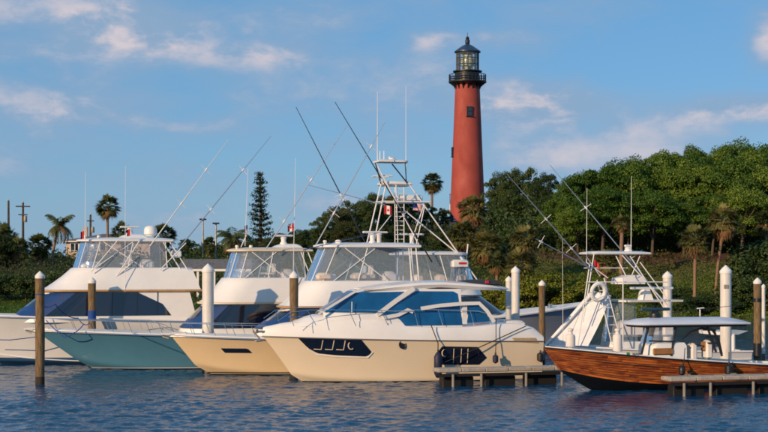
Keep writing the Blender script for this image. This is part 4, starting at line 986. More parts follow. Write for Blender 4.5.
    strip('pillar', [(414, 288.5), (397, 300), (377, 315)], 1.66, .24)
    strip('wing_fairing', [(384, 317.5), (398, 315), (408, 310), (413, 312)], 1.78, .20)
    strip('arch', [(421, 308.5), (440, 305.5), (462, 303.6), (479, 303.2), (487, 311), (494, 322)], 1.92, .20)
    strip('arch_pillar', [(464.5, 305), (464.5, 324)], 1.74, .28)
    ax = A((467, 305), (480, 305), (491, 321), (466, 323))
    patch(t, 'aft_window', BLUEGLASS, ax, lambda x, z: 1.74, .03, 10, 3)
    # cockpit behind: low bulkhead and seat
    MB().rbox((1.4, 0, topz(1.4) - .1), (1.2, 3.1, .5), .14).build('sunpad', CUSHW, t, True)
    # hull windows
    H = lambda *q: [at(px, py, 2.0) for px, py in q]
    fw = patch(t, 'hull_window', DARKGLASS, H((302, 338.5), (361, 338.8), (373, 352.5), (369, 357), (340, 356.2), (322, 354.5), (313, 349.5)), yf, .02, 24, 5)
    for i, px in enumerate((322, 332.5, 343)):
        q = [(px - 3.4, 350.4), (px + 3.6, 350.6), (px + 4.4, 341)]
        pl = [at(a, b, 2.1) for a, b in q]; pp = [(x, yf(x, z) + .035, z) for x, z in pl]
        tube_part('window_frame', pp, .028, CREAMTRIM, fw, 5)
    x, z = at(353.5, 346, 2.1); cpt = [(x + .17 * math.cos(a), yf(x, z) + .04, z + .21 * math.sin(a)) for a in np.linspace(-2.2, 1.1, 12)]
    tube_part('window_frame', cpt, .03, CREAMTRIM, fw, 5)
    lo = [at(px, py, 2.0) for px, py in ((313, 350.5), (322, 356), (340, 357.6), (370, 358), (374, 352.5))]
    tube_part('window_sill', [(x, yf(x, z) + .02, z) for x, z in lo], .035, GEL, fw, 5)
    aw = patch(t, 'hull_window', DARKGLASS, H((435.5, 354.5), (440, 346), (476, 346.6), (485.5, 357.5), (478, 364.5), (440, 364.5)), yf, .02, 20, 5)
    for px in (453.5, 461, 467.5):
        q = [at(px, 348.5, 2.2), at(px, 363, 2.2)]; tube_part('window_frame', [(x, yf(x, z) + .035, z) for x, z in q], .022, CREAMTRIM, aw, 5)
    x, z = at(444.5, 353, 2.2); tube_part('window_frame', [(x + .15 * math.cos(a), yf(x, z) + .04, z + .2 * math.sin(a)) for a in np.linspace(-1.8, 1.8, 12)], .03, CREAMTRIM, aw, 5)
    x, z = at(403, 344.5, 2.2); y = yf(x, z)
    rg = [[(x + r * math.cos(a), y + o, z + r * 1.15 * math.sin(a)) for a in np.linspace(0, 2 * math.pi, 20)[:-1]] for r, o in ((.02, .02), (.15, .02), (.17, .04), (.21, .04), (.22, .0))]
    MB().loft(rg, True, True).build('porthole', BLACK, t, 30.0)
    patch(t, 'stern_vent', mat('polished_vent', (.70, .50, .30), .35, .3), H((510, 337.6), (536, 337.6), (537, 343), (513, 341.6)), yf, .02, 8, 2)
    # name lettering, too small to read
    for i in range(9):
        x, z = at(497 + i * 1.75, 326.8, 2.2); MB().box((x, 2.235 * .95 + .0, z), (.055, .01, .07 if i % 3 else .05)).build('name_letter', BLACK, t)
    # rails
    rail = [P(px, py, 1.95) for px, py in ((278, 321), (290, 312.5), (310, 310), (340, 310), (368, 310), (396, 311), (424, 309.5), (452, 310), (478, 311), (489, 314))]
    rl = tube_part('guard_rail', rail, .02, STEEL, t)
    for a, b in (((307, 310), (316, 325)), ((349, 310), (356, 326)), ((381, 310), (388, 325)), ((414, 310.5), (418, 326)), ((438, 310), (443, 326)), ((289, 312.5), (294, 326)), ((470, 310.5), (474, 325)), ((488.5, 314), (491, 326))):
        tube_part('stanchion', [P(*a, 1.95), P(*b, 1.95)], .018, STEEL, rl, 5)
    rail = [(x, -y, z) for x, y, z in rail]; rl = tube_part('guard_rail', rail, .02, STEEL, t)
    for i in (1, 3, 5, 7): tube_part('stanchion', [rail[i], (rail[i][0] - .3, rail[i][1], rail[i][2] - .9)], .018, STEEL, rl, 5)
    # anchor at the stem
    an = MB(); x, z = at(261, 333, 0); an.box((x + .1, 0, z + .08), (.7, .16, .12)); an.tube([(x + .42, 0, z + .1), (x + .05, 0, z - .35)], .04); an.tube([(x + .3, -.22, z - .45), (x - .1, 0, z - .42), (x + .3, .22, z - .45)], .04); an.lathe([(.12, -.1), (.14, 0), (.12, .1)], (x + .28, 0, z + .1), 10)
    an.build('anchor', GALV, t, True)
    # swim platform
    MB().rbox((-.55, 0, .42), (1.2, 4.0, .14), .05).build('swim_platform', BLACK, t)
    return yf
yf4 = cruiser()

# ------------------------------------------------------------------ tuna tower yacht behind, bow to the right
b5 = Boat('tower_yacht', 'white yacht with tall pipe tuna tower moored behind the express cruiser', 'yacht', 604, 112, 21.0, R(16))
def tower_yacht():
    t, at, P, L = b5.t, b5.at, b5.P, b5.L
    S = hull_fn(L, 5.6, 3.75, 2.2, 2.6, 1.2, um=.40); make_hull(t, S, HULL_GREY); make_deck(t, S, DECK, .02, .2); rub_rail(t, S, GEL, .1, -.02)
    xb, _ = at(509, 310, -1.5); xt, _ = at(484, 296, -1.5); xe, _ = at(380, 300, -2)
    w0 = 2.25; z0 = float(S(.55, 1)[2]) - .1; z1 = at(480, 295, -2)[1]
    MB().loft([ring(xb + .1, xe, w0, z0 - .2, 2.6), ring(xb, xe, w0, z0 + .15, 2.6), ring(xt, xe, w0 * .93, z1, 2.4)], True, False, True).build('cabin', GEL, t, 50.0)
    MB().loft([ring(xb + .02, xe + 3, w0 + .02, z0 + .3, 2.6), ring(xt + .1, xe + 3.6, w0 * .935 + .02, z1 - .1, 2.4)], False).build('cabin_window', DARKGLASS, t, 50.0)
    fz = at(450, 283, -2)[1]; fx = at(474, 284, 0)[0]; xfe = at(378, 284, 0)[0]
    MB().loft([ring(xt + .2, xfe, w0, z1 + .01, 2.2), ring(fx + .2, xfe, w0 * .92, z1 + .5, 2.2), ring(fx, xfe, w0 * .82, fz, 2.0)], True, True, True).build('flybridge', GEL, t, 50.0)
    hz = at(440, 255.5, -1.5)[1]; hx, _ = at(466, 255, 0); hxe, _ = at(396, 255, 0); wh = 1.75
    g0 = ring(fx - .1, hxe + .6, w0 * .78, fz + .02, 1.6); g1 = ring(hx - .3, hxe + .6, wh - .1, hz, 1.5); n = len(g0); c = n // 2
    MB().loft([g0[c - 6:c + 7], g1[c - 6:c + 7]], False).build('windscreen', VINYL, t, True)
    for q in (range(0, c - 5), range(c + 6, n)): MB().loft([[g0[i] for i in q], [g1[i] for i in q]], False).build('side_curtain', VINYL, t, True)
    for i in (0, 3, c - 6, c, c + 6, n - 4, n - 1): tube_part('support_pole', [g0[i], g1[i]], .04, ALU, t)
    MB().loft([ring(hx - .1, hxe + .1, wh - .1, hz, 1.4), ring(hx, hxe, wh, hz + .06, 1.5), ring(hx, hxe, wh, hz + .18, 1.5), ring(hx - .8, hxe + .5, wh * .7, hz + .3, 1.2)], True, True, True).build('hardtop', GEL, t, 40.0)
    for x in np.linspace(hxe + 1.4, fx - 1.2, 3): MB().rbox((x, -.8, fz + .25), (.6, 1.0, .7), .14).build('helm_seat', CUSH, t, True)
    # tower
    yA, yB = -1.0, 1.0                                     # near and far legs
    def pole(a, b, y0, y1, r=.05, m=ALU, name='tower_leg'): return tube_part(name, [P(*a, y0), P(*b, y1)], r, m, t, 7)
    for y0, y1 in ((-1.5, -.75), (1.5, .75)):
        pole((366, 247), (381, 184), y0, y1); pole((373, 247), (386, 184), y0, y1); pole((478, 281), (409, 184), y0 * 1.15, y1); pole((457, 253), (404, 210), y0, y1, .045)
        pole((381, 184), (375.5, 163), y1, y1, .05, BLACK); pole((408, 184), (392, 164), y1, y1, .05, BLACK); pole((405, 160.5), (406.5, 184), y1, y1, .035, BLACK)
        pole((376, 163), (420, 247), y1, y0, .045); pole((425, 205), (416, 246), y0 * .9, y0, .04); pole((424, 205), (410, 246), y0 * .9, y0, .04)
        pole((392, 214), (378, 232), y1, y0, .035, ALU, 'tower_brace'); pole((396, 184), (398, 247), y1, y0, .035, ALU, 'tower_brace')
    for px0, px1, py, y in ((378, 426, 202, 1.1), (382, 409, 184, .78), (375, 390, 176, .7)):
        xa, za = at(px0, py, 0); xb_, _ = at(px1, py, 0)
        mb = MB(); 
        for s_ in (-1, 1): mb.tube([(xa, s_ * y, za), (xb_, s_ * y, za)], .05)
        for x in (xa, xb_): mb.tube([(x, -y, za), (x, y, za)], .05)
        mb.build('tower_ring', ALU, t, True)
    xa, za = at(380, 183, 0); xb_, _ = at(409, 183, 0); MB().rbox(((xa + xb_) / 2, 0, za - .05), (xb_ - xa, 1.5, .34), .1).build('belly_band', GEL, t, True)
    xa, za = at(396, 200, 0); xb_, _ = at(420, 200, 0); MB().rbox(((xa + xb_) / 2, 0, za + .1), (xb_ - xa, 1.5, .5), .12).build('tower_locker', GEL, t, True)
    xa, za = at(376, 162, 0); xb_, _ = at(407, 162, 0)
    MB().loft([ring(xb_, xa, .85, za - .02, .5), ring(xb_, xa, .85, za + .08, .5), ring(xb_ - .3, xa + .2, .6, za + .18, .4)], True, True, True).build('tower_sunshade', GEL, t, 40.0)
    radar(t, at(392, 158, 0)[0], .1, za + .14, .5, h=.14)
    for px in (380, 384): MB().tube([P(px, 160, .3), P(px, 151, .3)], .035).build('tower_light', GEL, t, True)
    # ladder
    la = [P(395, 187, -.75), P(395, 246, -1.3)]; lb = [P(404, 187, -.75), P(404, 246, -1.3)]
    lad = MB().tube(la, .035).tube(lb, .035).build('ladder', ALU, t, True)
    for k in range(13):
        f = (k + .5) / 13; a = Vector(la[0]).lerp(Vector(la[1]), f); b = Vector(lb[0]).lerp(Vector(lb[1]), f); tube_part('rung', [a, b], .028, ALU, lad, 5)
    whip(t, P(377.5, 160, .5), P(377.5, 92, .5), .022); whip(t, P(406, 184, -.6), P(406, 86, -.6), .022)
    outrigger(t, P(432, 262, -2.2), P(335, 102, -3.0), (.30, .52), BLACK, .042)
    flag(t, P(384, 205, -1.0), .62, .62, 'redwhite', 1, .2); flag(t, P(413, 203, -1.0), .75, .5, 'stars', 1, .2)
    # radars on the hardtop line
    x, z = at(379, 243, 0); radar(t, x, 0, z - .25, 1.35, ang=.15, h=.95); x, z = at(413, 240, 0); radar(t, x, .3, z - .35, 1.9, ang=.1, h=.7)
    # white canister on its stand, ahead of the bridge
    xa, za = at(451.5, 264, -1.6); xb_, _ = at(467.5, 264, -1.6); zc = at(460, 264, -1.6)[1]; zl = at(460, 281, -1.6)[1]
    can = MB().rbox(((xa + xb_) / 2, -1.6, zc), (xb_ - xa, .6, .62), .12).build('raft_canister', GEL, t, True)
    MB().box(((xa + xb_) / 2 + .15, -1.905, zc + .05), ((xb_ - xa) * .5, .012, .16)).build('red_lettering_band', REDP, can)
    for x in (xa + .1, (xa + xb_) / 2 - .1, (xa + xb_) / 2 + .15, xb_ - .1):
        for y in (-1.85, -1.35): tube_part('canister_leg', [(x, y, zc - .25), (x + (.12 if x > (xa + xb_) / 2 else -.12), y, zl - .25)], .035, STEEL, t, 5)
    tube_part('antenna_post', [P(466, 262, -1), P(468, 244, -1)], .05, ALU, t)
    MB().rbox((at(550, 305, -1)[0], -1, float(S(.8, 1)[2]) + .2), (.3, .3, .34), .05).build('windlass', STEEL, t, True)
tower_yacht()

# ------------------------------------------------------------------ express boat with half tower on the right
b6 = Boat('express_boat', 'white express fishing boat with half tower, life ring and sloping white cover', 'fishing boat', 548, 89.5, 12.6, HD)
def express():
    t, at, P, L = b6.t, b6.at, b6.P, b6.L
    S = hull_fn(L, 4.2, 1.75, 1.25, 1.4, 1.1); make_hull(t, S, mat('hull_plain_white', (.72, .72, .71), .3, var=.03)); make_deck(t, S, DECK, .02, .1, .62); make_deck(t, S, DECK, .5, .0, .0, .63, 'cockpit_sole'); rub_rail(t, S, GEL, .06)
    # sloping cover from the helm to the bow
    rid0, rid1 = Vector(P(591, 290.5, -.3)), Vector(P(543, 345.5, -.2)); ed0, ed1 = Vector(P(611.5, 295.5, .95)), Vector(P(588, 346, 1.75))
    xT, zT = rid0.x, rid0.z
    for sg in (1, -1):
        rings = []
        for f in np.linspace(0, 1, 14):
            a = rid0.lerp(rid1, f); b = ed0.lerp(ed1, f); r = []
            for g in np.linspace(0, 1, 9):
                p = a.lerp(b, g); p.z += -.10 * math.sin(f * math.pi) * (.5 + g) + .02 * math.sin(g * 11 + f * 5) * f; r.append((p.x, sg * p.y, p.z))
            rings.append(r if sg > 0 else r[::-1])
        MB().loft(rings, False).build('cover', CANVAS, t, True)
    for k in range(7):
        q = rid0.lerp(ed0, (k + .5) / 7); tube_part('cover_lacing', [(q.x, q.y, q.z), (q.x - .12, q.y, q.z + .22)], .02, BLACK, t, 4)
    # helm house front under the tower
    xw = xT - .2
    MB().loft([ring(xw - .3, xw - 2.6, 1.0, .7, .6), ring(xw - .5, xw - 2.5, .95, 1.9, .6)], True, True, True).build('console', GEL, t, 40.0)
    MB().loft([ring(xw - .5, xw - 2.3, .96, 1.92, .6), ring(xw - .9, xw - 2.2, .9, zT - .75, .5)], False).build('windscreen', VINYL, t, True)
    # life ring
    lr = []; cx, cz = at(598.5, 292, 1.4); Rm = .43
    for k in range(25):
        a = 2 * math.pi * k / 24; lr.append((cx + Rm * math.cos(a), 1.38 + .12 * math.sin(a), cz + Rm * 1.15 * math.sin(a)))
    r = MB().tube(lr, .13, 8, False).build('life_ring', CANVAS, t, True)
    # tower pipes
    def pole(a, b, y0, y1, r=.034, name='tower_leg'): return tube_part(name, [P(*a, y0), P(*b, y1)], r, ALU, t, 6)
    for y0, y1 in ((1.6, 1.05), (-1.6, -1.05)):
        pole((583, 322), (594, 254), y0, y1); pole((578, 345), (590, 262), y0, y1); pole((668, 306), (622, 255), y0, y1); pole((672, 320), (630, 256), y0, y1)
        pole((622, 345), (604, 278), y0, y1); pole((612, 345), (597, 280), y0, y1); pole((608, 278), (586, 262), y1, y1); pole((600, 276), (586, 256), y1, y1, .025)
        pole((623, 278), (623, 345), y0, y0); pole((616, 256), (626, 276), y1, y0, .03); pole((586, 282), (668, 282), y0 * .9, y0 * .9, .03, 'tower_rail'); pole((584, 268), (628, 268), y1, y1, .03, 'tower_rail')
        pole((582, 305), (604, 296), y0, y0, .028); pole((640, 256), (632, 275), y1, y1, .03); pole((668, 300), (640, 262), y0, y1, .03)
    for k in range(7):
        f = k / 7; a = Vector(P(597 + 15 * f, 282 + 60 * f, 1.3)); b = Vector(P(606 + 14 * f, 282 + 60 * f, 1.3)); tube_part('ladder_rung', [a, b], .025, ALU, t, 5)
    z = at(612, 254.5, 0)[1]; xa = at(642, 254, 0)[0]; xb = at(583, 254, 0)[0]
    MB().loft([ring(xb, xa, 1.15, z, .5), ring(xb + .05, xa - .05, 1.2, z + .06, .5), ring(xb, xa, 1.15, z + .12, .5), ring(xb - .5, xa + .4, .7, z + .2, .4)], True, True, True).build('hardtop', GEL, t, 40.0)
    radar(t, at(628, 252, 0)[0], 0, z + .16, .5, h=.3, ang=.2)
    # upper helm pod
    xa = at(642, 280, .3)[0]; xb = at(615, 280, .3)[0]; zz = at(630, 284, .3)[1]; zt = at(630, 275, .3)[1]
    MB().loft([ring(xb, xa, .75, zz, .4), ring(xb - .1, xa, .72, (zz + zt) / 2 + .1, .4), ring(xb - .7, xa + .2, .55, zt, .4)], True, True, True).build('upper_helm', CANVAS, t, 40.0)
    zz = at(640, 300.5, 0)[1]; xa = at(672, 300, 0)[0]; xb = at(612, 300, 0)[0]
    MB().loft([ring(xb, xa, 1.45, zz - .06, .6), ring(xb, xa, 1.5, zz + .06, .6)], True, True, True).build('lower_hardtop', GEL, t, 40.0)
    MB().loft([ring(at(643, 295, .6)[0], at(655, 295, .6)[0], .4, zz + .06, .2), ring(at(645, 288, .6)[0], at(652, 288, .6)[0], .25, zz + .75, .15)], True, True, True).build('searchlight', GEL, t, 40.0)
    xa = at(673, 288, .8)[0]; xb = at(630, 288, .8)[0]; q = at(650, 288, .8)[1]
    MB().rbox(((xa + xb) / 2, .8, q), (abs(xb - xa), .22, .16), .05).build('rod_holder_rail', GEL, t)
    for px in (620, 632, 648, 662): MB().rbox((at(px, 312, 0)[0], .6, at(px, 328, 0)[1]), (.7, .7, 1.0), .14).build('cockpit_seat', CUSHW, t, True)
    outrigger(t, P(592, 272, 1.4), P(507, 174, 3.0), (.55, .25)); outrigger(t, P(668, 306, -1.4), P(550, 165, -2.6), (.33, .7)); outrigger(t, P(586, 266, 1.4), P(536, 239, 2.4), (.9,))
    whip(t, P(586.5, 262, 1), P(587, 188, 1)); whip(t, P(631, 258, .8), P(631.5, 176, .8)); whip(t, P(563, 344, 1.0), P(562.5, 238, 1.0), .012)
    flag(t, P(594, 259.5, 1.1), .30, .34, 'red', -1, .9)
    # aft awning slab on its post
    xa = at(752, 333, 1.2)[0]; xb = at(716, 331, 1.2)[0]; zq = at(735, 333, 1.2)[1]
    MB().loft([ring(xb, xa + .9, 1.5, zq - .10, .4, wa=.75), ring(xb, xa, 1.55, zq + .10, .4, wa=.5)], True, True, True).build('aft_awning', GEL, t, 40.0)
    for y in (1.2, -1.2): tube_part('awning_post', [P(733, 334, y), P(733, 356, y)], .13, GEL, t, 8)
express()

# ------------------------------------------------------------------ wooden centre console
b7 = Boat('wooden_boat', 'varnished wooden plank hull centre console boat with white T top', 'boat', 545, 77, 14.4, HD)
def woodmat():
    m, T, out = newmat('varnished_plank')
    tc = T.n('ShaderNodeTexCoord').outputs['Object']; oi = T.n('ShaderNodeObjectInfo').outputs['Random']
    v = T.v('ADD', T.v('MULTIPLY', tc, (1.0, 1, 9.0)), T.v('MULTIPLY', (37.0, 11.0, 5.0), oi)) if False else None
    cb = T.n('ShaderNodeCombineXYZ'); T.put(cb.inputs[0], T.m('MULTIPLY', oi, 40.0)); T.put(cb.inputs[2], T.m('MULTIPLY', oi, 17.0))
    v = T.v('ADD', T.v('MULTIPLY', tc, (.42, .42, 9.0)), cb.outputs[0])
    g = T.noise(v, 2.4, 7, .65, .6); g2 = T.noise(T.v('ADD', T.v('MULTIPLY', tc, (1.0, 1.0, 2.2)), cb.outputs[0]), .9, 3, .5)
    c = T.mix(T.ramp(g, .32, .70), (.085, .018, .008), (.42, .105, .024))
    c = T.mix(T.m('MULTIPLY', T.ramp(g2, .42, .66), .65), c, (.64, .20, .040))
    hs = T.n('ShaderNodeHueSaturation'); T.put(hs.inputs['Color'], c); T.put(hs.inputs['Value'], T.ramp(oi, 0, 1, .78, 1.12, False))
    b = T.n('ShaderNodeBsdfPrincipled'); T.put(b.inputs[0], hs.outputs[0]); b.inputs['Roughness'].default_value = .3; b.inputs['Coat Weight'].default_value = .35
    bp = T.n('ShaderNodeBump'); bp.inputs['Strength'].default_value = .25; bp.inputs['Distance'].default_value = .01; T.put(bp.inputs['Height'], g); T.put(b.inputs['Normal'], bp.outputs[0])
    T.nt.links.new(b.outputs[0], out.inputs[0]); return m
def wooden():
    t, at, P, L = b7.t, b7.at, b7.P, b7.L; WOODM = woodmat()
    S = hull_fn(L, 3.7, 2.28, 1.12, 1.85, .9, um=.34, pb=2.3, chz=.82, zp=1.25, keel=-.6, chz0=.30, stem_p=1.15)
    make_hull(t, S, mat('hull_black_bottom', (.006, .007, .009), .3, var=.1), 'hull')
    n = 11; rng = random.Random(3); W0, W1 = .25, 1.0
    hull = t
    for sg in (1, -1):
        for i in range(n):
            va, vb = W0 + (W1 - W0) * i / n + .004, W0 + (W1 - W0) * (i + 1) / n - .004
            cuts = [0.0] + sorted(((k + .5 * (i % 2) + .3 + rng.uniform(-.2, .2)) / 3.3 for k in range(3))) + [1.0]
            for a, b in zip(cuts, cuts[1:]):
                if b - a < .03: continue
                off = .016 + rng.uniform(0, .010); us = np.linspace(a + (.0006 if a > 0 else 0), b - (.0006 if b < 1 else 0), max(3, int((b - a) * 26)))
                rings = []
                for u in us:
                    q = []
                    for v, o in ((va, 0.0), (va + .002, off), ((va + vb) / 2, off + .003), (vb - .002, off), (vb, 0.0)):
                        x, y, z = (float(k) for k in S(u, v)); f = min(1, (1 - u) * 30 + .15); q.append((x + .012 * (1 - f), sg * (y + o * max(f, .3)), z))
                    rings.append(q)
                if sg > 0: rings = rings[::-1]
                MB().loft(rings, False).build('plank', WOODM, t, 30.0)
    # stem post
    tube_part('stem_post', [tuple(float(q) for q in S(1.0, v)) for v in np.linspace(.27, 1.0, 8)], .05, WOODM, t, 8)
    rub_rail(t, S, BLACK, .045, .0); 
    mb = MB()
    for sg in (1, -1):
        rings = []
        for u in us_list(26):
            x, y, z = (float(q) for q in S(u, 1.0)); y = max(y, .03); k = min(1, y / .6); rings.append([(x, sg * y, z + .02), (x, sg * (y - .02 * k), z + .09), (x, sg * (y - .26 * k), z + .10), (x, sg * (y - .30 * k), z + .08 - .38 * k)])
        mb.loft(rings if sg < 0 else rings[::-1], False)
    mb.build('gunwale', DECK, t, 40.0)
    make_deck(t, S, DECK, .45, .0, 0, .985, 'deck_sole', .12)
    make_deck(t, S, DECK, -.05, .03, .90, .99, 'foredeck', .1)
    # console, windshield, T top
    y = .95
    xa = at(697, 350, y)[0]; xb = at(648, 350, y)[0]; zs = .75
    MB().loft([ring(xb - .1, xa + .6, .95, zs, .4), ring(xb - .15, xa + .6, .95, at(660, 346, y)[1], .4), ring(xb - .35, xa + .7, .88, at(660, 343, y)[1], .35)], True, True, True).build('console', GEL, t, 40.0)
    MB().rbox((at(663, 351, y)[0], .965, at(663, 351.5, y)[1]), (1.15, .12, .34), .05).build('console_seat', TAN, t, True)
    zt = at(680, 325, y)[1]
    g0 = ring(xb - .2, at(676, 340, y)[0], .9, at(660, 344, y)[1], .45); g1 = ring(xb - .55, at(676, 325, y)[0], .85, zt - .05, .4)
    MB().loft([g0, g1], False).build('windshield', VINYL, t, True)
    fr = MB()
    for sg in (1, -1):
        for a, b in (((641, 356), (649, 324)), ((671, 356), (676, 324)), ((716, 352), (707, 326)), ((722, 356), (714, 330))):
            fr = MB().tube([P(*a, sg * y), P(*b, sg * .9)], .065, 8); fr.build('top_support', BLACK, t, True)
        for py in (330, 337, 343): tube_part('support_rung', [P(703 + (py - 330) * .35, py, sg * y), P(716 + (py - 330) * .3, py, sg * y)], .035, BLACK, t)
        tube_part('support_curve', [P(682, 340, sg * y), P(690, 332, sg * y), P(702, 328, sg * y), P(712, 330, sg * y), P(719, 340, sg * y), P(722, 354, sg * y)], .05, BLACK, t, 8)
        tube_part('support_curve', [P(690, 348, sg * y * .8), P(697, 345, sg * y * .8), P(704, 346, sg * y * .8)], .03, BLACK, t, 6)
    tube_part('screen_bar', [P(649, 341, y), P(676, 341.5, y)], .04, BLACK, t)
    xf = at(627, 322, 0)[0]; xe = at(738, 324, 0)[0]; z0 = at(690, 324.5, 1.2)[1]
    MB().loft([ring(xf - .2, xe + .2, 1.15, z0 - .14, .7), ring(xf - .1, xe + .1, 1.22, z0 - .03, .7)], True, True, True).build('top_frame', BLACK, t, 40.0)
    MB().loft([ring(xf, xe, 1.30, z0 - .02, .8), ring(xf + .02, xe - .02, 1.33, z0 + .03, .8), ring(xf - .03, xe + .03, 1.28, z0 + .09, .8), ring(xf - .6, xe + .6, .85, z0 + .26, .6), ring(xf - 1.2, xe + 1.0, .4, z0 + .33, .5)], True, True, True).build('t_top', mat('top_bluewhite', (.60, .66, .76), .35, var=.05), t, 50.0)
    zc = z0 + .30; x, _ = at(655, 318, 0)
    p = MB().lathe([(.30, 0), (.32, .10), (.30, .26), (.18, .36), (.12, .44)], (x, 0, zc - .02), 16).build('radar', BLACK, t, True)
    mb = MB().rbox((0, 0, 0), (1.8, .22, .17), .05, .12); mb.v = [(a + x, b, c + zc + .47) for a, b, c in mb.v]; mb.build('scanner_bar', mat('radar_teal', (.02, .06, .10), .4), p)
    tube_part('rod', [P(672, 313, .4), P(700, 309, .4), P(742, 305, .4)], [.03, .02, .01], BLACK, t); tube_part('antenna_bar', [P(697, 308.5, -.2), P(704, 308, -.2)], .035, GEL, t); tube_part('antenna_stub', [P(700, 317, -.2), P(700, 308, -.2)], .03, GEL, t)
    # helm and seats aft of the console
    for yy in (.55, -.55):
        xx, z_ = at(692, 350, yy); MB().rbox((xx, yy, z_ - .1), (.35, .62, .95), .12).build('helm_seat', CUSHW, t, True)
        xx, z_ = at(707, 350, yy); q = MB().rbox((xx, yy, z_ + .02), (.4, .66, 1.05), .14).build('leaning_seat', CUSHW, t, True)
        MB().rbox((xx - .21, yy, z_ + .15), (.1, .5, .55), .05).build('tan_panel', TAN, q, True); MB().rbox((xx + .21, yy, z_ + .2), (.08, .45, .5), .04).build('tan_panel', TAN, q, True)
    # bow seats: white bolsters
    for px, yy in ((570.5, .15), (617.5, .75)):
        x, z_ = at(px, 346.5, yy)
        MB().lathe([(.23, -.25), (.25, -.15), (.25, .50), (.22, .60), (.12, .66), (.10, .78), (.15, .82), (.15, .90), (.06, .95)], (x, yy, z_), 14).build('bow_bolster', CUSHW, t, 40.0)
    bow_rail(t, S, .74, .16, .15, 4, 0, .018, True, .98, .05)
    yf = grid_y(S); x, z = at(630, 353.8, 1.6)
    MB().rbox((x, yf(x, z) + .03, z), (.17, .02, .12), .005, ).build('sticker', GREENP, t)
    for i in range(5):
        x, z = at(634.5 + i * 1.5, 354, 1.6); MB().box((x, yf(x, z) + .035, z), (.045, .012, .11 if i % 2 else .09)).build('registration_letter', BLACK, t)
    # outboards
    for yy in (-.8, 0, .8):
        o = MB().loft([[(-.25 - .35 + a * w, yy + b * w * .8, z) for a, b in ((-1, -.6), (-.6, -1), (.6, -1), (1, -.6), (1, .6), (.6, 1), (-.6, 1), (-1, .6))] for w, z in ((.10, -.6), (.12, .45), (.30, .55), (.36, .8), (.35, 1.25), (.28, 1.45), (.1, 1.5))], True, True, True).build('outboard_motor', GEL, t, 40.0)
    return yf, S
yf7, S7 = wooden()

# ------------------------------------------------------------------ piles, docks, ropes
def pile(px, pyt, D, wpx, white, label, group=None, lean=0.0, extras=()):
    s = F / D; r = wpx / 2 / s; top = CAMZ + (HZ - pyt) / s; ch = r * 1.15
    t = thing('white_pile' if white else 'wooden_pile', label, 'piling', ((px - 384) / s, D, -1.6), random.random(), group); h = top + 1.6 - ch
    n = 18; prof = []
    for k in range(8):
        f = k / 7; prof.append((r * (1 + (0 if white else .05 * math.sin(k * 2.1) + .06 * (1 - f))), h * f))
    m = MB().lathe(prof, n=n)
    if not white:
        m.v = [(x * (1 + .05 * mnoise.noise((x * 6, y * 6, z * .4))) + lean * z, y * (1 + .05 * mnoise.noise((x * 6 + 3, y * 6, z * .4))), z) for x, y, z in m.v]
    m.build('shaft', PILEWHITE if white else PILEWOOD, t, 50.0)
    lx = lean * h
    c = MB().lathe([(r * 1.10, -.12), (r * 1.12, .02), (r * .75, ch * .45), (.012, ch)], (lx, 0, h), n).build('cap', CAPW, t, 30.0)
    for z, hh, mm in extras:
        zz = z + 1.6; MB().lathe([(r * 1.0, 0), (r * 1.09, .01), (r * 1.09, hh - .01), (r * 1.0, hh)], (lean * zz, 0, zz), n).build('band', mm, t, 40.0)
    return t
pile(40, 271, 81.5, 9.0, False, 'weathered wooden pile with white cone cap and blue line beside the teal bow', None, 0.0, ((4.9, .06, ROPEBL),))
pile(92, 277, 95.4, 7.6, False, 'wooden pile with white cap and blue wrap between the white and teal yachts', None, 0, ((2.95, .65, ROPEBL),))
pile(208, 263.5, 90.3, 11.6, True, 'thick white sleeved pile between the teal and cream yachts', None, 0, ((2.25, .10, BLACK),))
pile(294, 271, 85.6, 8.6, False, 'wooden pile with white cap behind the bow of the ivory cruiser')
pile(515.5, 266, 92, 8.2, True, 'white sleeved pile, taller of the pair behind the ivory cruiser stern')
pile(508.8, 276, 99, 6.2, True, 'white sleeved pile, shorter of the pair behind the ivory cruiser stern')
pile(542, 280, 97.5, 6.4, False, 'wooden pile with white cap between the cruiser stern and the sloping cover')
pile(667.5, 271, 104, 9.2, True, 'white sleeved pile behind the half tower of the express boat')
p = pile(725.8, 265, 87, 11.2, True, 'thick white sleeved pile with small grey plate behind the wooden boat')
s = F / 87; MB().box((-.05, -.335, 1.6 + CAMZ - (286.5 - HZ) / s), (.26, .03, .22)).build('plate', GALV, p); p.rotation_euler = (0, 0, 0)
pile(757.5, 277.5, 93, 7.6, False, 'wooden pile with black band at the right behind the wooden boat', None, 0, ((.75, .9, BLACK), (4.2, .25, BLACK)))
pile(763.5, 284, 101, 3.6, True, 'slim white post right behind the banded wooden pile')

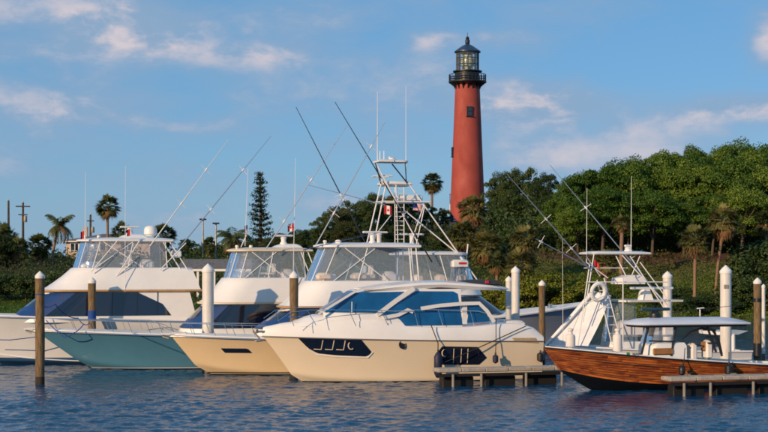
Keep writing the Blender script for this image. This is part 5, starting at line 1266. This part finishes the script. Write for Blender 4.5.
def dock(px0, px1, py, D0, ztop, width, label, posts):
    hd = R(16); a = W(px0, py, D0); b = Vector((math.cos(hd), math.sin(hd), 0))
    t = thing('finger_dock', label, 'dock', (a.x, D0, 0), hd)
    d = Vector(((px1 - 384) / F, 1.0, 0)); k = (a.x - d.x * D0) / (d.x * b.y - b.x) if abs(d.x * b.y - b.x) > 1e-6 else 8; L = abs(k)
    n = max(2, int(L / 1.25))
    for i in range(n):
        x0, x1 = L * i / n, L * (i + 1) / n
        MB().rbox(((x0 + x1) / 2, width / 2, ztop - .11 + random.uniform(-.006, .006)), (x1 - x0 - .02, width, .22), .045).build('deck_slab', CONC, t)
    MB().box((L / 2, .10, ztop - .36), (L - .1, .12, .16)).build('waler', DOCKSHADE, t)
    for i in range(n // 2 + 1):
        x = .9 + i * 2.4
        if x + .8 < L: MB().rbox((x + .35, width * .68, .12), (1.75, width * .6, ztop - .42 + .3), .06).build('float', DOCKSHADE, t)
    for q in posts:
        x = L * q; tube_part('dock_post', [(x, -.05, -1.2), (x, -.05, ztop - .30)], .075, GALV, t, 8)
    for q in (.15, .5, .86):
        m = MB().tube([(L * q - .16, .28, ztop + .10), (L * q + .16, .28, ztop + .10)], .028).tube([(L * q - .06, .28, ztop - .01), (L * q - .06, .28, ztop + .1)], .025).tube([(L * q + .06, .28, ztop - .01), (L * q + .06, .28, ztop + .1)], .025); m.build('cleat', GALV, t, True)
    return t
dock(438.5, 578, 366, 79.3, 1.02, 1.1, 'concrete finger dock alongside the ivory motor yacht', (.10, .30, .62, .88))
dock(670.5, 800, 376, 74.0, .98, 1.1, 'concrete finger dock alongside the wooden boat', (.10, .30, .63, .9))

def rope(pts, m, label, r=.022, sag=.0, name='mooring_rope', group=None):
    pts = [Vector(p) for p in pts]; out = []
    for a, b in zip(pts, pts[1:]):
        for k in range(8): f = k / 8; out.append(a.lerp(b, f) - Vector((0, 0, sag * 4 * f * (1 - f))))
    out.append(pts[-1]); o = MB().tube(out, r, 5).build(name, m, None, True); tag(o, label, 'rope', group); return o
def Wb(bt, px, py, y): x, y, z = bt.P(px, py, y); return bt.o + bt.b * x + bt.n * y + Vector((0, 0, z))
rope([Wb(b4, 441, 364, 2.65), Wb(b4, 480, 347, 2.60), Wb(b4, 526, 326, 2.35)], ROPEB, 'black mooring line running up to the stern of the ivory motor yacht', .03)
rope([Wb(b4, 431, 325, 2.38), Wb(b4, 438, 343, 2.55), Wb(b4, 438, 352, 2.62)], ROPEB, 'dark fender line over the aft hull window of the ivory yacht', .03)
rope([Wb(b4, 496, 318, 2.3), Wb(b4, 496, 342, 2.55), Wb(b4, 495.5, 355, 2.55)], ROPEB, 'dark fender line hanging at the stern quarter of the ivory yacht', .024)
rope([W(36, 301, 81.3), W(55, 304, 88), Wb(b2, 78, 318, .5), Wb(b2, 90, 323, .6)], ROPEBL, 'blue mooring line from the weathered pile to the teal bow', .03, .25)
rope([Wb(b2, 84, 324, 1.4), Wb(b2, 74, 333, 1.9), Wb(b2, 64, 337, 1.3), Wb(b2, 46, 320, .4)], ROPEBL, 'blue line looped over the teal yacht bow', .03, .06)
rope([Wb(b1, -30, 339, 2.0), Wb(b1, 10, 340, 2.75), Wb(b1, 36, 337, 2.85)], ROPEBL, 'blue line along the white hull at the left', .03)
rope([Wb(b7, 685, 348, 1.9), Wb(b7, 684, 362, 2.0), Wb(b7, 682, 374, 2.25)], ROPEB, 'black line from the wooden gunwale to the dock cleat below the T top', .022)
rope([Wb(b7, 729, 352, 1.95), Wb(b7, 729, 362, 2.05), Wb(b7, 729, 372, 2.1)], ROPEB, 'black fender line near the stern of the wooden boat', .022)
def fender(p, h, r, label, m=NAVY):
    t = thing('fender', label, 'fender', p)
    MB().lathe([(.03, h), (r * .5, h * .96), (r, h * .82), (r * 1.02, h * .5), (r, h * .18), (r * .5, .03), (.03, 0)], (0, 0, 0), 14).build('body', m, t, 50.0)
    MB().lathe([(.05, 0), (.05, .12), (.02, .13)], (0, 0, h - .01), 8).build('eyelet', BLACK, t, True)
q = Wb(b4, 438, 378, 2.68); fender((q.x, q.y, max(q.z, .05)), 1.45, .22, 'navy cylindrical fender under the aft hull window')
q = Wb(b4, 495.5, 363.5, 2.62); fender(q, .5, .16, 'small dark fender hanging from the stern quarter of the ivory yacht')
q = Wb(b4, 540.5, 362, 2.3); fender(q, .55, .2, 'black ball fender at the stern corner of the ivory yacht', BLACK)
q = Wb(b7, 682, 375.5, 2.15); fender(q, .5, .17, 'black fender on the wooden hull beside the dock end', BLACK)
q = Wb(b7, 729, 375.5, 2.15); fender(q, .6, .22, 'round black fender on the wooden hull further aft', BLACK)
# flagpole by the lighthouse
g = gp(450, 240); h = CAMZ + (HZ - 195) / F * 240 - g.z
t = thing('flagpole', 'white flagpole with drooping striped flag beside the lighthouse', 'flagpole', g); tube_part('pole', [(0, 0, 0), (0, 0, h)], [.09, .05], ALU, t, 8)
MB().lathe([(.02, 0), (.1, .06), (.1, .14), (.02, .2)], (0, 0, h), 8).build('finial', BRASS, t, True); zf = CAMZ + (HZ - 213) / F * 240 - g.z
flag(t, (0.06, -.1, zf), 1.1, 1.3, 'stars', 1, 1.35)
